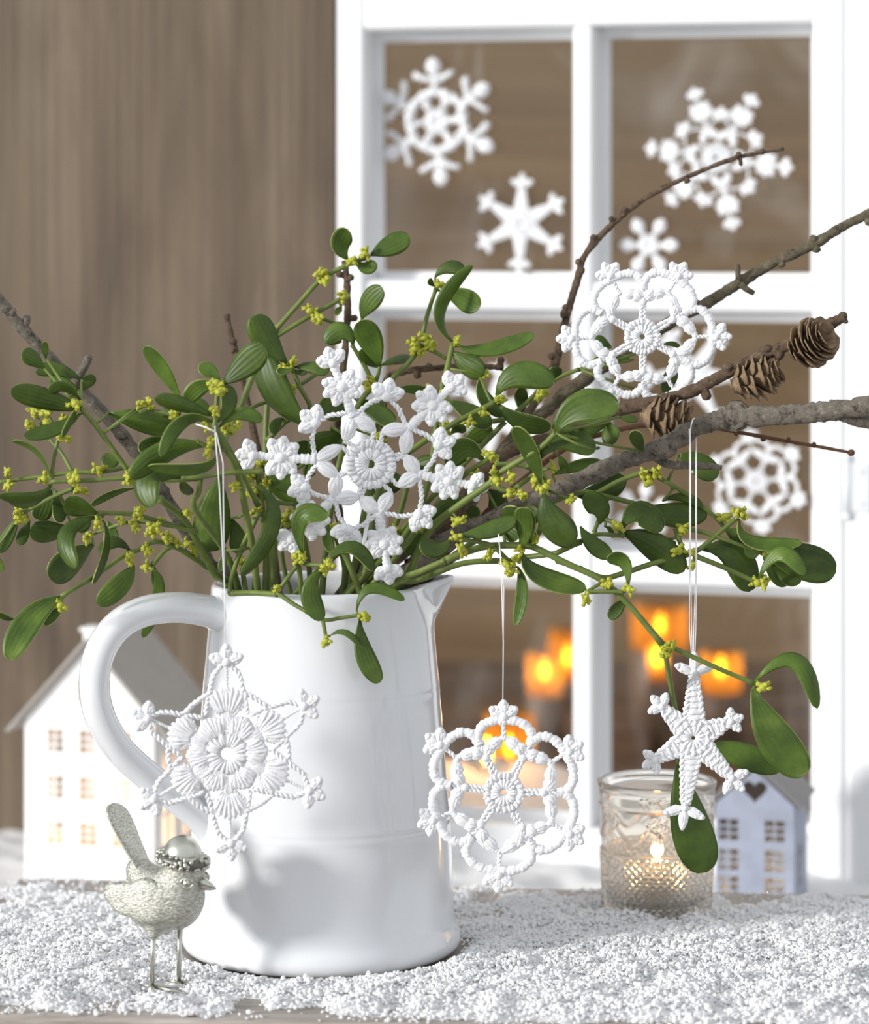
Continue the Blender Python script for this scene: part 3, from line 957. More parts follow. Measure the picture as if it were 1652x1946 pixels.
# small house, right; the shade on it is put into the wall colour
hd2 = 2.275
hc1 = at_depth(1361, hd2, FLOOR_Z + 0.004)
s2 = hd2 / FPX
zg = lambda py: zf(py, 2.265)
wl = []
for (y0, y1) in ((1559, 1599), (1616, 1656), (1668, 1708)):
    for (a, b) in ((1368, 1404), (1453, 1490)):
        wl.append(((a - 1361) * s2 / math.cos(.2), (b - 1361) * s2 / math.cos(.2), zg(y1) - hc1[2], zg(y0) - hc1[2]))
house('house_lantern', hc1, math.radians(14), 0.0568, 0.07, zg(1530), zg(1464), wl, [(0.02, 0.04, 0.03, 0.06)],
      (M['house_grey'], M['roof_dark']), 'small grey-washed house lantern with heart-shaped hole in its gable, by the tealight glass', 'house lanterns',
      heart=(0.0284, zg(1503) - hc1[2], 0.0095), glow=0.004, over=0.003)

floor_snow()

# ================================================================== CANDLES BEHIND THE WINDOW
def pillar(px, py_top, d, wpx, label, flame_py, power=0.035, fx=0):
    z = CAMH - (py_top - HY) / FPX * d
    c = at_depth(px, d, FLOOR_Z)
    r = wpx * d / FPX / 2
    H = z - FLOOR_Z
    fl = flame_py and CAMH - (flame_py - HY) / FPX * d - FLOOR_Z
    o = empty('pillar_candle', c, label, 'candle', 'candles burning behind the window')
    gz = fl - .022                                   # the glass cup on top starts here
    MB().lathe([(.0003, 0), (r, 0), (r, gz * .5), (r, gz - .002), (r - .002, gz), (.0003, gz)], c, 32).build('wax', M['wax'], o)
    MB().lathe([(r - .0015, gz - .001), (r - .001, (gz + H) / 2), (r - .001, H)], c, 32).build('glass_cup', M['amber'], o)
    MB().tube([c + (0, 0, gz - .001), c + (.0005, 0, fl - .006)], .0009, 6).build('wick', M['wick'], o)
    MB().lathe([(.0002, fl - .009), (.0030, fl - .005), (.0040, fl), (.0030, fl + .006), (.0002, fl + .013)], c, 12).build('flame', M['flame'], o)
    point_light('candle_glow', c + (0, 0, fl + .004), power, (1, .47, .1), .006, o)
pillar(1255, 1150, 3.25, 112, 'tall broad candle in amber glass behind the right panes, tallest of them', 1190)
pillar(1035, 1240, 3.12, 70, 'slim candle with round flame behind the left panes', 1277)
pillar(1370, 1238, 3.14, 84, 'candle in amber glass beside the tallest one, under the hanging star', 1272)
pillar(1080, 1195, 3.36, 76, 'candle in amber glass half hidden by the window mullion', 1250)
pillar(968, 1352, 2.82, 100, 'short thick candle in amber glass seen through the hanging flower snowflake', 1420)
pillar(1250, 1220, 3.05, 40, 'thin low candle standing in front of the tallest one', 1250, .01)
# tealight sunk in the snow bank
c = np.array((0.045, 0.79, FLOOR_Z + 0.036))
t = empty('tealight', c, 'lit tealight sunk in the snow bank behind the left panes', 'candle')
MB().lathe([(.0002, 0), (.0185, 0), (.019, .014), (.0185, .015), (.018, .012), (.0002, .012)], c, 24).build('cup', M['tin'], t)
MB().lathe([(.0001, .0125), (.003, .016), (.004, .021), (.0026, .029), (.0001, .036)], c, 12).build('flame', M['flame'], t)
point_light('snow_glow', c + (0, -.01, .06), 0.30, (1, .5, .18), .01, t)
# ================================================================== CROCHET SNOWFLAKES
class Lace:
    """yarn work in the flat frame of one snowflake: u right, v up, in pixels at its distance"""
    def __init__(s, c, y, yaw=0.0, pitch=0.0, hi=True):
        s.c = P(c[0], c[1], y) if not isinstance(c, np.ndarray) else c
        k = mpp(s.c[1])
        s.k = k
        a, b = math.radians(yaw), math.radians(pitch)
        s.ex = np.array((math.cos(a), math.sin(a), 0)) * k
        s.en = np.array((math.sin(a) * math.cos(b), -math.cos(a) * math.cos(b), math.sin(b))) * k
        s.ey = np.cross(s.en, s.ex); s.ey = s.ey / np.linalg.norm(s.ey) * k
        if s.ey[2] < 0: s.ey = -s.ey
        s.hi = hi; s.ks = 1.0
        s.mb = MB()
    def T(s, q):
        q = np.asarray(q, float)
        return s.c + q[..., :1] * s.ex + q[..., 1:2] * s.ey + q[..., 2:3] * s.en
    def pol(s, r, deg, w=0.0):
        a = math.radians(deg)
        return np.array((r * math.sin(a), r * math.cos(a), w))
    def rope(s, pts, w):
        p = np.array([np.append(q, 0)[:3] if len(q) == 2 else q for q in pts], float)
        L = np.linalg.norm(np.diff(p, axis=0), axis=1).sum()
        step = max(1.6, w * (0.30 if s.hi else 0.6))
        n = max(3, int(L / step))
        # resample by length
        cs = np.concatenate([[0], np.cumsum(np.linalg.norm(np.diff(p, axis=0), axis=1))])
        t = np.linspace(0, cs[-1], n)
        p = np.stack([np.interp(t, cs, p[:, i]) for i in range(3)], -1)
        if w >= 12 * s.ks and s.hi:
            # a chain worked over with short stitches: one cord with fine slanted ridges
            n2 = max(6, int(L / (w * .11)))
            t2 = np.linspace(0, t[-1], n2)
            p2 = np.stack([np.interp(t2, t, p[:, i]) for i in range(3)], -1)
            m = 10
            ang = np.arange(m) / m * 2 * PI
            T2 = np.gradient(p2, axis=0); T2 /= np.linalg.norm(T2, axis=1)[:, None] + 1e-9
            sd = np.stack([-T2[:, 1], T2[:, 0], 0 * T2[:, 0]], -1)
            ph = 2 * PI * t2[:, None] / (w * .46) + 1.0 * ang[None] + rng.uniform(0, 6)
            rad = w * .47 * (1 + .085 * np.sin(ph) + .08 * np.sin(t2 * .31 + 2)[:, None] + rng.uniform(-.085, .085, (n2, m)))
            v = p2[:, None, :] + (rad * np.cos(ang))[..., None] * sd[:, None, :]
            v[..., 2] += rad * np.sin(ang) * .8
            f = [(i * m + k, i * m + (k + 1) % m, (i + 1) * m + (k + 1) % m, (i + 1) * m + k) for i in range(n2 - 1) for k in range(m)]
            f += [tuple(range(m - 1, -1, -1)), tuple(range((n2 - 1) * m, n2 * m))]
            s.mb.add(s.T(v.reshape(-1, 3)), f)
            return
        ns = 2
        T = np.gradient(p, axis=0); T /= np.linalg.norm(T, axis=1)[:, None] + 1e-9
        side = np.stack([-T[:, 1], T[:, 0], 0 * T[:, 0]], -1)
        ph0 = rng.uniform(0, 6)
        wob = rng.normal(0, w * .05, (len(p), 3))
        for k in range(ns):
            ph = 2 * PI * (t / (w * 1.9) + k / ns) + ph0
            o = p + wob + side * (np.cos(ph) * w * .26)[:, None]
            o[:, 2] += np.sin(ph) * w * .26
            s.mb.tube(s.T(o), w * .30 * s.k * (1 + .12 * np.sin(t * 1.1 / max(.3, s.ks))), 6 if s.hi else 5, jit=.08)
    def puff(s, a, b, w, n=4, lift=0.0):
        """a leaf-shaped bundle of stitches"""
        a = np.append(a, 0)[:3]; b = np.append(b, 0)[:3]
        d = b - a; L = np.linalg.norm(d); d = d / (L + 1e-9)
        sd = np.array((-d[1], d[0], 0))
        m = 9
        t = np.linspace(0, 1, m)
        for k in range(n):
            off = (k / (n - 1) - .5) * 2 if n > 1 else 0
            o = a + d * (t * L)[:, None] + sd * (np.sin(t * PI) ** .8 * off * w * .38)[:, None]
            o[:, 2] += lift + np.sin(t * PI) * w * .16 * (1 - off * off) + rng.uniform(-.6, .6)
            rad = w * (.16 + .10 * np.sin(t * PI)) * (1 + .14 * np.sin(t * L * .9 + k * 2))
            s.mb.tube(s.T(o), rad * s.k, 6, jit=.12)
    def disc(s, r0, r1, n, w=None, c=(0, 0)):
        cc = np.array((c[0], c[1], 0))
        # filled ground, then the stitches standing out of it
        V, F = [], []
        m = 40
        for r, z in ((r0, 0), (r0, 2.2), (r0 + (r1 - r0) * .5, 3.2), (r1, 1.2), (r1, -2), (r0, -2)):
            V += [s.pol(r, 360 * k / m, z) + cc for k in range(m)]
        for i in range(5):
            F += [(i * m + k, i * m + (k + 1) % m, (i + 1) * m + (k + 1) % m, (i + 1) * m + k) for k in range(m)]
        s.mb.add(s.T(np.array(V)), F)
        for k in range(n):
            a = 360 * (k + rng.uniform(-.15, .15)) / n
            sw = rng.uniform(-5, 9)
            p = [s.pol(r, a + sw * u, z) + cc for r, z, u in ((r0, 1.5, 0), (r0 + (r1 - r0) * .35, 3.6, .3), (r0 + (r1 - r0) * .7, 3.4, .7), (r1, 1.5, 1))]
            w_ = (w or 2 * PI * (r1 * .8) / n) * .44
            s.mb.tube(s.T(np.array(p)), np.array((.5, .8, 1.05, 1.1)) * w_ * s.k, 6, jit=.15)
        q = 2 * n
        for k in range(q):
            a = 360 * k / q
            s.mb.ball(s.T(s.pol(r1 + rng.uniform(-1, 1), a, rng.uniform(0, 2)) + cc), 2 * PI * r1 / q * .55 * s.k * rng.uniform(.6, 1.2), 6, 4)
    def petal(s, p, deg, L, w):
        """small stitched lobe"""
        a = math.radians(deg); d = np.array((math.sin(a), math.cos(a)))
        p = np.asarray(p)[:2]
        s.puff(p, p + d * L, w, 4)
        s.mb.ball(s.T(np.append(p + d * L * .86, 1.5)), w * .36 * s.k, 7, 5)
        sd = np.array((d[1], -d[0]))
        for q in (-1, 1):
            s.mb.ball(s.T(np.append(p + d * L * .62 + sd * q * w * .30, .8)), w * .30 * s.k, 7, 5)
    def trefoil(s, p, deg, L, w, spread=62):
        for q in (-spread, 0, spread): s.petal(p, deg + q, L, w)
        s.mb.ball(s.T(np.append(np.asarray(p)[:2], 1.5)), w * .5 * s.k, 7, 5)
    def done(s, name, parent):
        o = s.mb.build(name, M['yarn'], parent); s.mb = MB(); return o

def arms_from(tips, c):
    out = []
    for (x, y) in tips:
        dx, dy = x - c[0], c[1] - y
        out.append((math.degrees(math.atan2(dx, dy)), math.hypot(dx, dy)))
    return out

def flake_blossom(L, f, tips):
    """long arms with double clusters, small trefoils between"""
    k = np.mean([t[1] for t in tips]) / 235; L.ks = k
    L.disc(8 * k, 31 * k, 22); L.disc(31 * k, 46 * k, 24)
    L.done('centre', f)
    for i, (a, R) in enumerate(tips):
        a2 = tips[(i + 1) % len(tips)][0]
        da = (a2 - a) % 360
        s = R / 235
        N_ = L.pol(97 * s, a)
        for q in (-1, 1):
            e = L.pol(66 * k, a + q * 27)
            L.puff(N_, e, 23 * k, 4)
            L.rope([e, L.pol(46 * k, a + q * 22)], 9 * k)
        L.rope([N_, L.pol(150 * s, a)], 19 * k); L.rope([L.pol(98 * s, a + 2.5), L.pol(150 * s, a + 1.5)], 11 * k)
        C = L.pol(158 * s, a)
        for q in (55, 95, 138, -55, -95, -138): L.petal(C, a + q, 37 * s, 23 * k)
        L.mb.ball(L.T(C), 13 * k * L.k, 8, 6)
        L.rope([C, L.pol(208 * s, a)], 17 * k)
        L.trefoil(L.pol(207 * s, a), a, 29 * s, 22 * k)
        am = a + da / 2
        B = L.pol(132 * k, am)
        L.trefoil(B, am, 32 * k, 23 * k)
        L.rope([N_, (N_ * .45 + B * .55) + L.pol(6 * k, a), B], 10 * k)
        L.rope([B, (L.pol(97 * s, a2) * .45 + B * .55) + L.pol(6 * k, a2), L.pol(97 * s, a2)], 10 * k)
        L.done('arm', f)

def flake_rosette(L, f, tips):
    """open rosette: spokes, petal loops, outer arches, picot tips"""
    k = np.mean([t[1] for t in tips]) / 175; L.ks = k
    L.disc(6 * k, 25 * k, 18); L.disc(25 * k, 37 * k, 22)
    L.done('centre', f)
    n = len(tips)
    for i, (a, R) in enumerate(tips):
        s = R / 175
        d1 = (tips[(i + 1) % n][0] - a) % 360 / 2; d0 = (a - tips[i - 1][0]) % 360 / 2
        nb = L.pol(74 * k, a + d1); na = L.pol(74 * k, a - d0)
        for q in (-4.5, 4.5):
            off = L.pol(q * k, a + d1 + 90)
            L.rope([L.pol(36 * k, a + d1) + off, L.pol(72 * k, a + d1) + off * .6], 9 * k)
        L.mb.ball(L.T(nb), 9 * k * L.k, 8, 6)
        pk = L.pol(106 * s, a)
        for q, e, dd in ((-1, na, d0), (1, nb, d1)):
            mid = L.pol(99 * s, a + q * dd * .56)
            L.rope([e, (e + mid) / 2 + L.pol(2 * k, a + q * dd), mid, (mid + pk) / 2, pk], 12.5 * k)
            L.puff(e * .8 + mid * .2, mid, 22 * k, 4); L.puff(e * .35 + mid * .65, mid * .2 + pk * .8, 20 * k, 4)
        L.rope([pk, L.pol(134 * s, a)], 9 * k)
        ob = L.pol(101 * k, a + d1); oa = L.pol(101 * k, a - d0)
        L.rope([nb, ob], 10 * k)
        arc = [oa] + [L.pol(r * s, a + x * (d0 if x < 0 else d1)) for r, x in ((122, -.92), (135, -.68), (140, -.35), (139, 0), (140, .35), (135, .68), (122, .92))] + [ob]
        L.rope(spline(arc, 40), 19 * k)
        L.trefoil(L.pol(147 * s, a), a, 30 * s, 20 * k, 58)
        for q in (-1, 1): L.petal(L.pol(146 * s, a), a + q * 100, 14 * k, 14 * k)
        L.done('arm', f)

def flake_lace(L, f, tips):
    """dense six-petal centre, fans and a fine chain outline"""
    k = np.mean([t[1] for t in tips]) / 203; L.ks = k
    L.disc(12 * k, 40 * k, 26)
    L.done('centre', f)
    n = len(tips)
    for i, (a, R) in enumerate(tips):
        s = R / 203
        d1 = (tips[(i + 1) % n][0] - a) % 360 / 2
        # heart petal between two arms
        for q in (-20, -13, -6.5, 0, 6.5, 13, 20):
            L.puff(L.pol(36 * k, a + d1 + q * .65), L.pol((78 - abs(q) * .45) * k, a + d1 + q), 14 * k, 3, 2)
        L.rope([L.pol((76 - abs(q) * .5) * k, a + d1 + q) for q in np.linspace(-21, 21, 12)], 8 * k)
        # fan on the arm
        for q in (-16, -10.5, -5, 0, 5, 10.5, 16):
            L.puff(L.pol(44 * s, a + q * .4), L.pol((84 - abs(q) * .5) * s, a + q * .42), 11 * k, 3, 1)
            L.puff(L.pol(76 * s, a + q * .45), L.pol((126 - abs(q) * .6) * s, a + q), 15 * k, 3, 1)
        for q in (-1, 1):
            co = L.pol(114 * s, a + q * 17)
            L.rope([co, L.pol(150 * s, a + q * 9), L.pol(172 * s, a)], 10.5 * k)
            L.rope([co, L.pol(95 * k, a + q * 24, 1), L.pol(84 * k, a + q * d1 * .95)], 10 * k)
            L.rope([L.pol(70 * s, a + q * 8), L.pol(92 * s, a + q * 19), co], 7 * k)
        a2, R2 = tips[(i + 1) % n]
        c1, c2 = L.pol(116 * s, a + 17), L.pol(116 * R2 / 203, a2 - 17)
        L.rope([c1, (c1 + c2) / 2 + L.pol(2 * k, a + d1), c2], 11 * k)
        L.rope([L.pol(112 * s, a), L.pol(172 * s, a)], 6 * k)
        L.trefoil(L.pol(170 * s, a), a, 32 * s, 20 * k, 70)
        L.done('arm', f)

def flake_star(L, f, tips, thick=1.0):
    """solid star: tapering ribbed arms with three-lobed tips"""
    k = np.mean([t[1] for t in tips]) / 125
    L.disc(4 * k, 22 * k, 14); L.disc(20 * k, 30 * k, 14)
    L.done('centre', f)
    for (a, R) in tips:
        s = R / 125; t_ = math.radians(a)
        sd = np.array((math.cos(t_), -math.sin(t_), 0))
        r0, r1 = 24 * k, 92 * s
        n = max(5, int((r1 - r0) / (9.5 * k)))
        for j in range(n):
            u = j / (n - 1); w = (17.5 * (1 - u) + 5) * k * thick
            c = L.pol(r0 + (r1 - r0) * u, a)
            L.puff(c - sd * w, c + sd * w, 16 * k, 3, rng.uniform(-.5, .5))
        for q in (-1, 1):
            L.rope([L.pol(r0, a) + sd * q * 17.5 * k * thick, L.pol(r1, a) + sd * q * 5 * k], 11 * k * thick)
        L.rope([L.pol(r1 * .95, a), L.pol(102 * s, a)], 12 * k)
        L.trefoil(L.pol(97 * s, a), a, 31 * s, 15 * k * thick, 68)
        L.done('arm', f)

def flake_hex(L, f, tips):
    k = np.mean([t[1] for t in tips]) / 125
    L.disc(3 * k, 24 * k, 12)
    L.rope([L.pol(60 * k * (1 - .06 * abs(math.sin(math.radians(3 * (x - tips[0][0]))))), x) for x in np.linspace(0, 360, 49)], 24 * k)
    L.done('centre', f)
    for (a, R) in tips:
        s = R / 125
        L.rope([L.pol(20 * k, a + 30), L.pol(58 * k, a + 30)], 17 * k)
        L.rope([L.pol(60 * k, a), L.pol(120 * s, a)], 21 * k)
        L.puff(L.pol(94 * s, a), L.pol(127 * s, a), 25 * k, 4)
        for q in (-1, 1): L.rope([L.pol(80 * s, a), L.pol(80 * s, a) + L.pol(44 * k, a + q * 68)], 18 * k)
        L.done('arm', f)

def flake_small(L, f, tips):
    k = np.mean([t[1] for t in tips]) / 58
    L.disc(2 * k, 20 * k, 12); L.done('centre', f)
    for (a, R) in tips:
        L.rope([L.pol(16 * k, a), L.pol(R * .85, a)], 17 * k); L.petal(L.pol(R * .55, a), a, R * .45, 22 * k)
        L.done('arm', f)

def regular(rot, R, n=6): return [(rot + 360 / n * i, R) for i in range(n)]

GF = 'crochet snowflakes'
def flake(kind, c, y, tips, label, yaw=0, pitch=0, hi=True, glass=False):
    if glass:
        u, z = win_uv(c[0], c[1], GD - 0.0125)
        cw = win_p(u, z, -GD + 0.0125)
        L = Lace(cw, 0, -16, 0, False)
    else:
        L = Lace(c, y, yaw, pitch, hi)
    f = empty('crochet_snowflake', L.c, label, 'snowflake', GF if not glass else 'snowflakes on the window panes')
    kind(L, f, tips)
    return f, L

def thread(f, pts, w=2.0):
    MB().tube([P(*q) for q in pts], w / 2 * mpp(pts[0][2]), 6).build('thread', M['thread'], f)

c = (705, 882)
flake(flake_blossom, c, -0.062, arms_from([(622, 662), (878, 716), (925, 930), (742, 1109), (533, 1042), (450, 862)], c),
      'large white crochet snowflake with clustered arms, resting among the mistletoe above the jug rim', 4, -3)
c = (1221, 640)
flake(flake_rosette, c, 0.000, arms_from([(1148, 502), (1302, 502), (1388, 640), (1300, 772), (1150, 765), (1060, 644)], c),
      'white crochet rosette snowflake leaning on the larch twigs', 0, 0)
c = (432, 1432)
fl, _ = flake(flake_lace, c, -0.122, arms_from([(430, 1224), (606, 1326), (618, 1518), (440, 1636), (266, 1534), (252, 1350)], c),
              'airy white lace snowflake hanging in front of the jug and its handle', 3, 0)
thread(fl, [(428, 1230, -.122), (427, 1120, -.1235), (417, 925, -.1265), (409, 822, -.1255), (409, 810, -.1222)], 2.2)
thread(fl, [(428, 1230, -.122), (426, 1060, -.124), (424, 880, -.1275), (411, 822, -.1265)], 2.0)
thread(fl, [(411, 822, -.1265), (392, 812, -.1245), (372, 806, -.1225)], 2.6)
c = (958, 1506)
fl, _ = flake(flake_rosette, c, -0.0910, arms_from([(957, 1334), (1105, 1413), (1106, 1600), (946, 1692), (797, 1568), (812, 1398)], c),
              'white crochet rosette snowflake hanging on a thread beside the jug', 0, 0)
thread(fl, [(956, 1340, -.091), (957, 1220, -.091), (953, 1080, -.091), (948, 1015, -.0905)], 2.2)
thread(fl, [(957, 1220, -.091), (958, 1120, -.0915), (951, 1050, -.0915), (947, 1018, -.0905)], 1.8)
c = (1318, 1402)
YS = -0.066
fl, _ = flake(flake_star, c, YS, arms_from([(1320, 1243), (1410, 1362), (1412, 1500), (1297, 1573), (1224, 1456), (1240, 1325)], c),
              'solid white crochet star with three-lobed tips hanging on threads before the tealight glass', 0, 0)
for dx, tx, yt in ((-6, 1311, -.0735), (-2, 1313, -.0735), (2, 1323, -.0600), (6, 1324, -.0600)):   # two strands before the branch, two behind it
    thread(fl, [(1318 + dx * .5, 1250, YS), (1317 + dx, 1195, YS), (tx, 1080, YS), (tx, 870, (YS + yt) / 2), (tx, 840, yt), (tx - 1, 815, yt)], 2.0)
thread(fl, [(1311, 830, -.0735), (1314, 808, -.0728), (1317, 798, -.0700), (1320, 795, -.0660), (1322, 800, -.0618), (1323, 830, -.0600)], 2.4)
MB().ball(P(1316, 897, YS - .002), .0009, 8, 6).build('knot', M['thread'], fl)

# blurred ones on the panes
flake(flake_hex, (831, 231), 0, regular(-4, 119), 'crochet snowflake with ringed centre and branched arms on the upper left pane', glass=True)
flake(flake_star, (990, 424), 0, regular(2, 93), 'solid crochet star snowflake low on the upper left pane', glass=True)
flake(flake_blossom, (1362, 300), 0, arms_from([(1318, 168), (1436, 182), (1507, 320), (1395, 436), (1268, 386), (1226, 280)], (1362, 300)), 'crochet snowflake with many round clusters on the upper right pane', glass=True)
flake(flake_small, (1234, 466), 0, regular(30, 54), 'tiny plain crochet snowflake low on the upper right pane', glass=True)
flake(flake_rosette, (1438, 915), 0, regular(-8, 100), 'crochet rosette snowflake on the middle right pane behind the branches', glass=True)
flake(flake_star, (1318, 716), 0, regular(30, 104), 'crochet star snowflake on the middle right pane behind the rosette and cones', glass=True)
flake(flake_star, (940, 786), 0, regular(8, 102), 'crochet star snowflake on the middle left pane behind mistletoe leaves', glass=True)
flake(flake_small, (1222, 972), 0, regular(10, 54), 'tiny crochet snowflake low on the middle right pane behind leaves', glass=True)
# ================================================================== MISTLETOE
def leaf_mesh(name, a, m, t, w, roll, cup, off, twist=0.0):
    """a, m, t: base, middle, tip in world; w: full apparent width (m)"""
    ctl = 2 * m - (a + t) / 2
    nu, nv = 13, 6
    V, F, UV = [], [], []
    view = np.array((0, 1.0, 0))
    for i in range(nu + 1):
        u = 1 - (1 - i / nu) ** 1.5
        p = (1 - u) ** 2 * a + 2 * u * (1 - u) * ctl + u * u * t
        d = 2 * (1 - u) * (ctl - a) + 2 * u * (t - ctl)
        d = d / (np.linalg.norm(d) + 1e-9)
        lat = np.cross(d, view); lat /= np.linalg.norm(lat) + 1e-9
        nn = np.cross(lat, d)
        r = math.radians(roll + twist * (u - .5))
        l2 = lat * math.cos(r) + nn * math.sin(r); n2 = nn * math.cos(r) - lat * math.sin(r)
        h = (u ** .9 * (1 - u) ** .45) / .4235
        h = max(h, .10 if u < .5 else 0.0)
        wd = h * w / 2 / max(.45, abs(math.cos(r)))
        for k in range(nv + 1):
            v = k / nv * 2 - 1
            V.append(p + l2 * wd * v + n2 * (cup * wd * (v * v - .35)))
            UV.append((u, (v + 1) / 2))
    for i in range(nu):
        for k in range(nv):
            b = i * (nv + 1) + k
            F.append((b, b + 1, b + nv + 2, b + nv + 1))
    me = bpy.data.meshes.new(name)
    me.from_pydata([tuple(x - off) for x in V], [], F)
    uvl = me.uv_layers.new(name='UVMap')
    li = np.zeros(len(me.loops), dtype=np.int32); me.loops.foreach_get('vertex_index', li)
    uvl.data.foreach_set('uv', (np.array(UV)[li] * np.array((1, 1.5))).ravel())
    return me

def with_depth(pts, y0, y1):
    """pixel points (some with their own depth in cm) -> x, y, depth (m); depths between are interpolated by length"""
    p = np.array([q[:2] for q in pts], float)
    L = np.concatenate([[0], np.cumsum(np.hypot(*np.diff(p, axis=0).T))]); L /= L[-1]
    kn = [(0.0, y0)] + [(l, q[2]) for l, q in zip(L, pts) if len(q) > 2] + [(1.0, y1)]
    if len(pts[0]) > 2: kn = kn[1:]
    return np.column_stack([p, np.interp(L, [k[0] for k in kn], [k[1] for k in kn]) / 100])

BUDS = []
for q in range(5):
    mb = MB(); g = np.random.default_rng(50 + q)
    n = 6 + q % 3
    for i in range(n):
        d = g.normal(size=3); d /= np.linalg.norm(d)
        c = d * g.uniform(.55, .85)
        mb.ball(c, np.array((.34, .34, .48)) * g.uniform(.8, 1.15), 7, 5)
        for z in range(3):
            e = d + g.normal(size=3) * .45; e /= np.linalg.norm(e)
            mb.tube([c, c + e * .3, c + e * .52], (.2, .17, .05), 5)
    mb.ball((0, 0, 0), .6, 8, 6)
    BUDS.append(mb.mesh('flower_bud'))

class Sprig:
    def __init__(s, label, group='mistletoe sprigs in the jug'):
        s.label = label; s.stems = []; s.leaves = []; s.buds = []; s.inside = []; s.hand = []
    def st(s, pts, y0, y1, w=10, w1=None):
        """stem: pixel points, depth in cm at start and end"""
        q = with_depth(pts, y0, y1)
        if len(q) > 2: q = spline(q, max(10, 5 * len(q)))
        else: q = np.array([q[0] + (q[1] - q[0]) * t for t in np.linspace(0, 1, 8)])
        s.hand.append(len(pts[0]) > 2)
        s.inside.append('hanging over the front rim' not in s.label and pts[0][1] > 1125 and 400 < pts[0][0] < 822)
        if s.inside[-1]: q = keep_in_jug(q, w * .6)
        s.stems.append((q, w, w1 if w1 else w * .85))
        return s
    def lv(s, *rows):
        s.leaves += rows; return s
    def bd(s, *pts):
        s.buds += pts; return s
    def near(s, x, y, prefer=None):
        best = (1e9, None)
        for q, w, w1 in s.stems:
            d = np.hypot(q[:, 0] - x, q[:, 1] - y)
            i = d.argmin()
            if d[i] < best[0]: best = (d[i], q[i])
        return best
    def build(s):
        q0 = s.stems[0][0][0]
        o = empty('mistletoe_sprig', P(q0[0], q0[1], q0[2]), s.label, 'mistletoe', 'mistletoe sprigs in the jug')
        og = org(o)
        for q, w, w1 in s.stems:
            pts = np.array([P(*r) for r in q]); n = len(q)
            rr = np.linspace(w, w1, n) * 1.15 / 2 * np.array([mpp(r[2]) for r in q])
            rr[0] *= 1.18; rr[-1] *= 1.3
            MB().tube(pts, rr, 8).build('stem', M['stem'], o)
        for row in s.leaves:
            (bx_, by_, mx, my, tx, ty, w) = row[:7]
            opt = row[7] if len(row) > 7 else {}
            d, q = s.near(bx_, by_)
            yb = q[2] + opt.get('b', 0) / 100
            dy = opt.get('dy', random.uniform(-1.2, .4)) / 100          # tip towards (-) or away (+)
            if d > 5:
                MB().tube([P(q[0], q[1], q[2]), P((q[0] + bx_) / 2, (q[1] + by_) / 2 + 2, (q[2] + yb) / 2), P(bx_, by_, yb)],
                         np.array((3.4, 3.0, 2.6)) * mpp(yb), 6).build('leaf_stalk', M['stem'], o)
            roll = opt.get('r', random.uniform(-28, 28))
            me = leaf_mesh('leaf', P(bx_, by_, yb), P(mx, my, yb + dy * .5 + opt.get('m', 0) / 100), P(tx, ty, yb + dy), w * mpp(yb),
                           roll, opt.get('c', random.uniform(-.25, .3)), og, opt.get('t', random.uniform(-20, 20)))
            lf = link_mesh('leaf', me, M['leaf'], o)
            sm = lf.modifiers.new('thickness', 'SOLIDIFY'); sm.thickness = 0.0007; sm.offset = 0
            lf.data.materials.append(M['leaf_edge']); sm.material_offset_rim = 1
        for (x, y) in s.buds:
            d, q = s.near(x, y)
            yy = q[2] - .003
            if d > 9:
                MB().tube([P(q[0], q[1], q[2]), P(x, y, yy)], np.array((3.0, 2.6)) * mpp(yy), 6).build('bud_stalk', M['stem'], o)
            b = link_mesh('flower_bud', random.choice(BUDS), M['bud'], o, loc=P(x, y, yy) - og)
            b.rotation_euler = (random.uniform(0, 6), random.uniform(0, 6), random.uniform(0, 6))
            sc = random.uniform(11.5, 15) * mpp(yy)
            b.scale = (sc, sc, sc)

def keep_in_jug(q, rpx):
    """the part of a stem that stands in the jug stays inside its wall, and leaves over the rim"""
    ztop = zj(1106) - zj(1802)
    q = np.array(q, float)
    for i in range(len(q)):
        w = P(*q[i])
        if w[2] > ztop + .022: break
        R = .0612 - rpx * mj + max(0.0, w[2] - ztop - .002 - rpx * mj) * 4
        dx = w[0] - JX
        if abs(dx) > R * .97:
            q[i][0] += (math.copysign(R * .97, dx) - dx) / mpp(q[i][2]); dx = math.copysign(R * .97, dx)
        lim = math.sqrt(R * R - dx * dx)
        q[i][2] = JY + min(lim, max(-lim, q[i][2] - JY))
    return q

SPR = []
def sprig(label):
    s = Sprig(label); SPR.append(s); return s

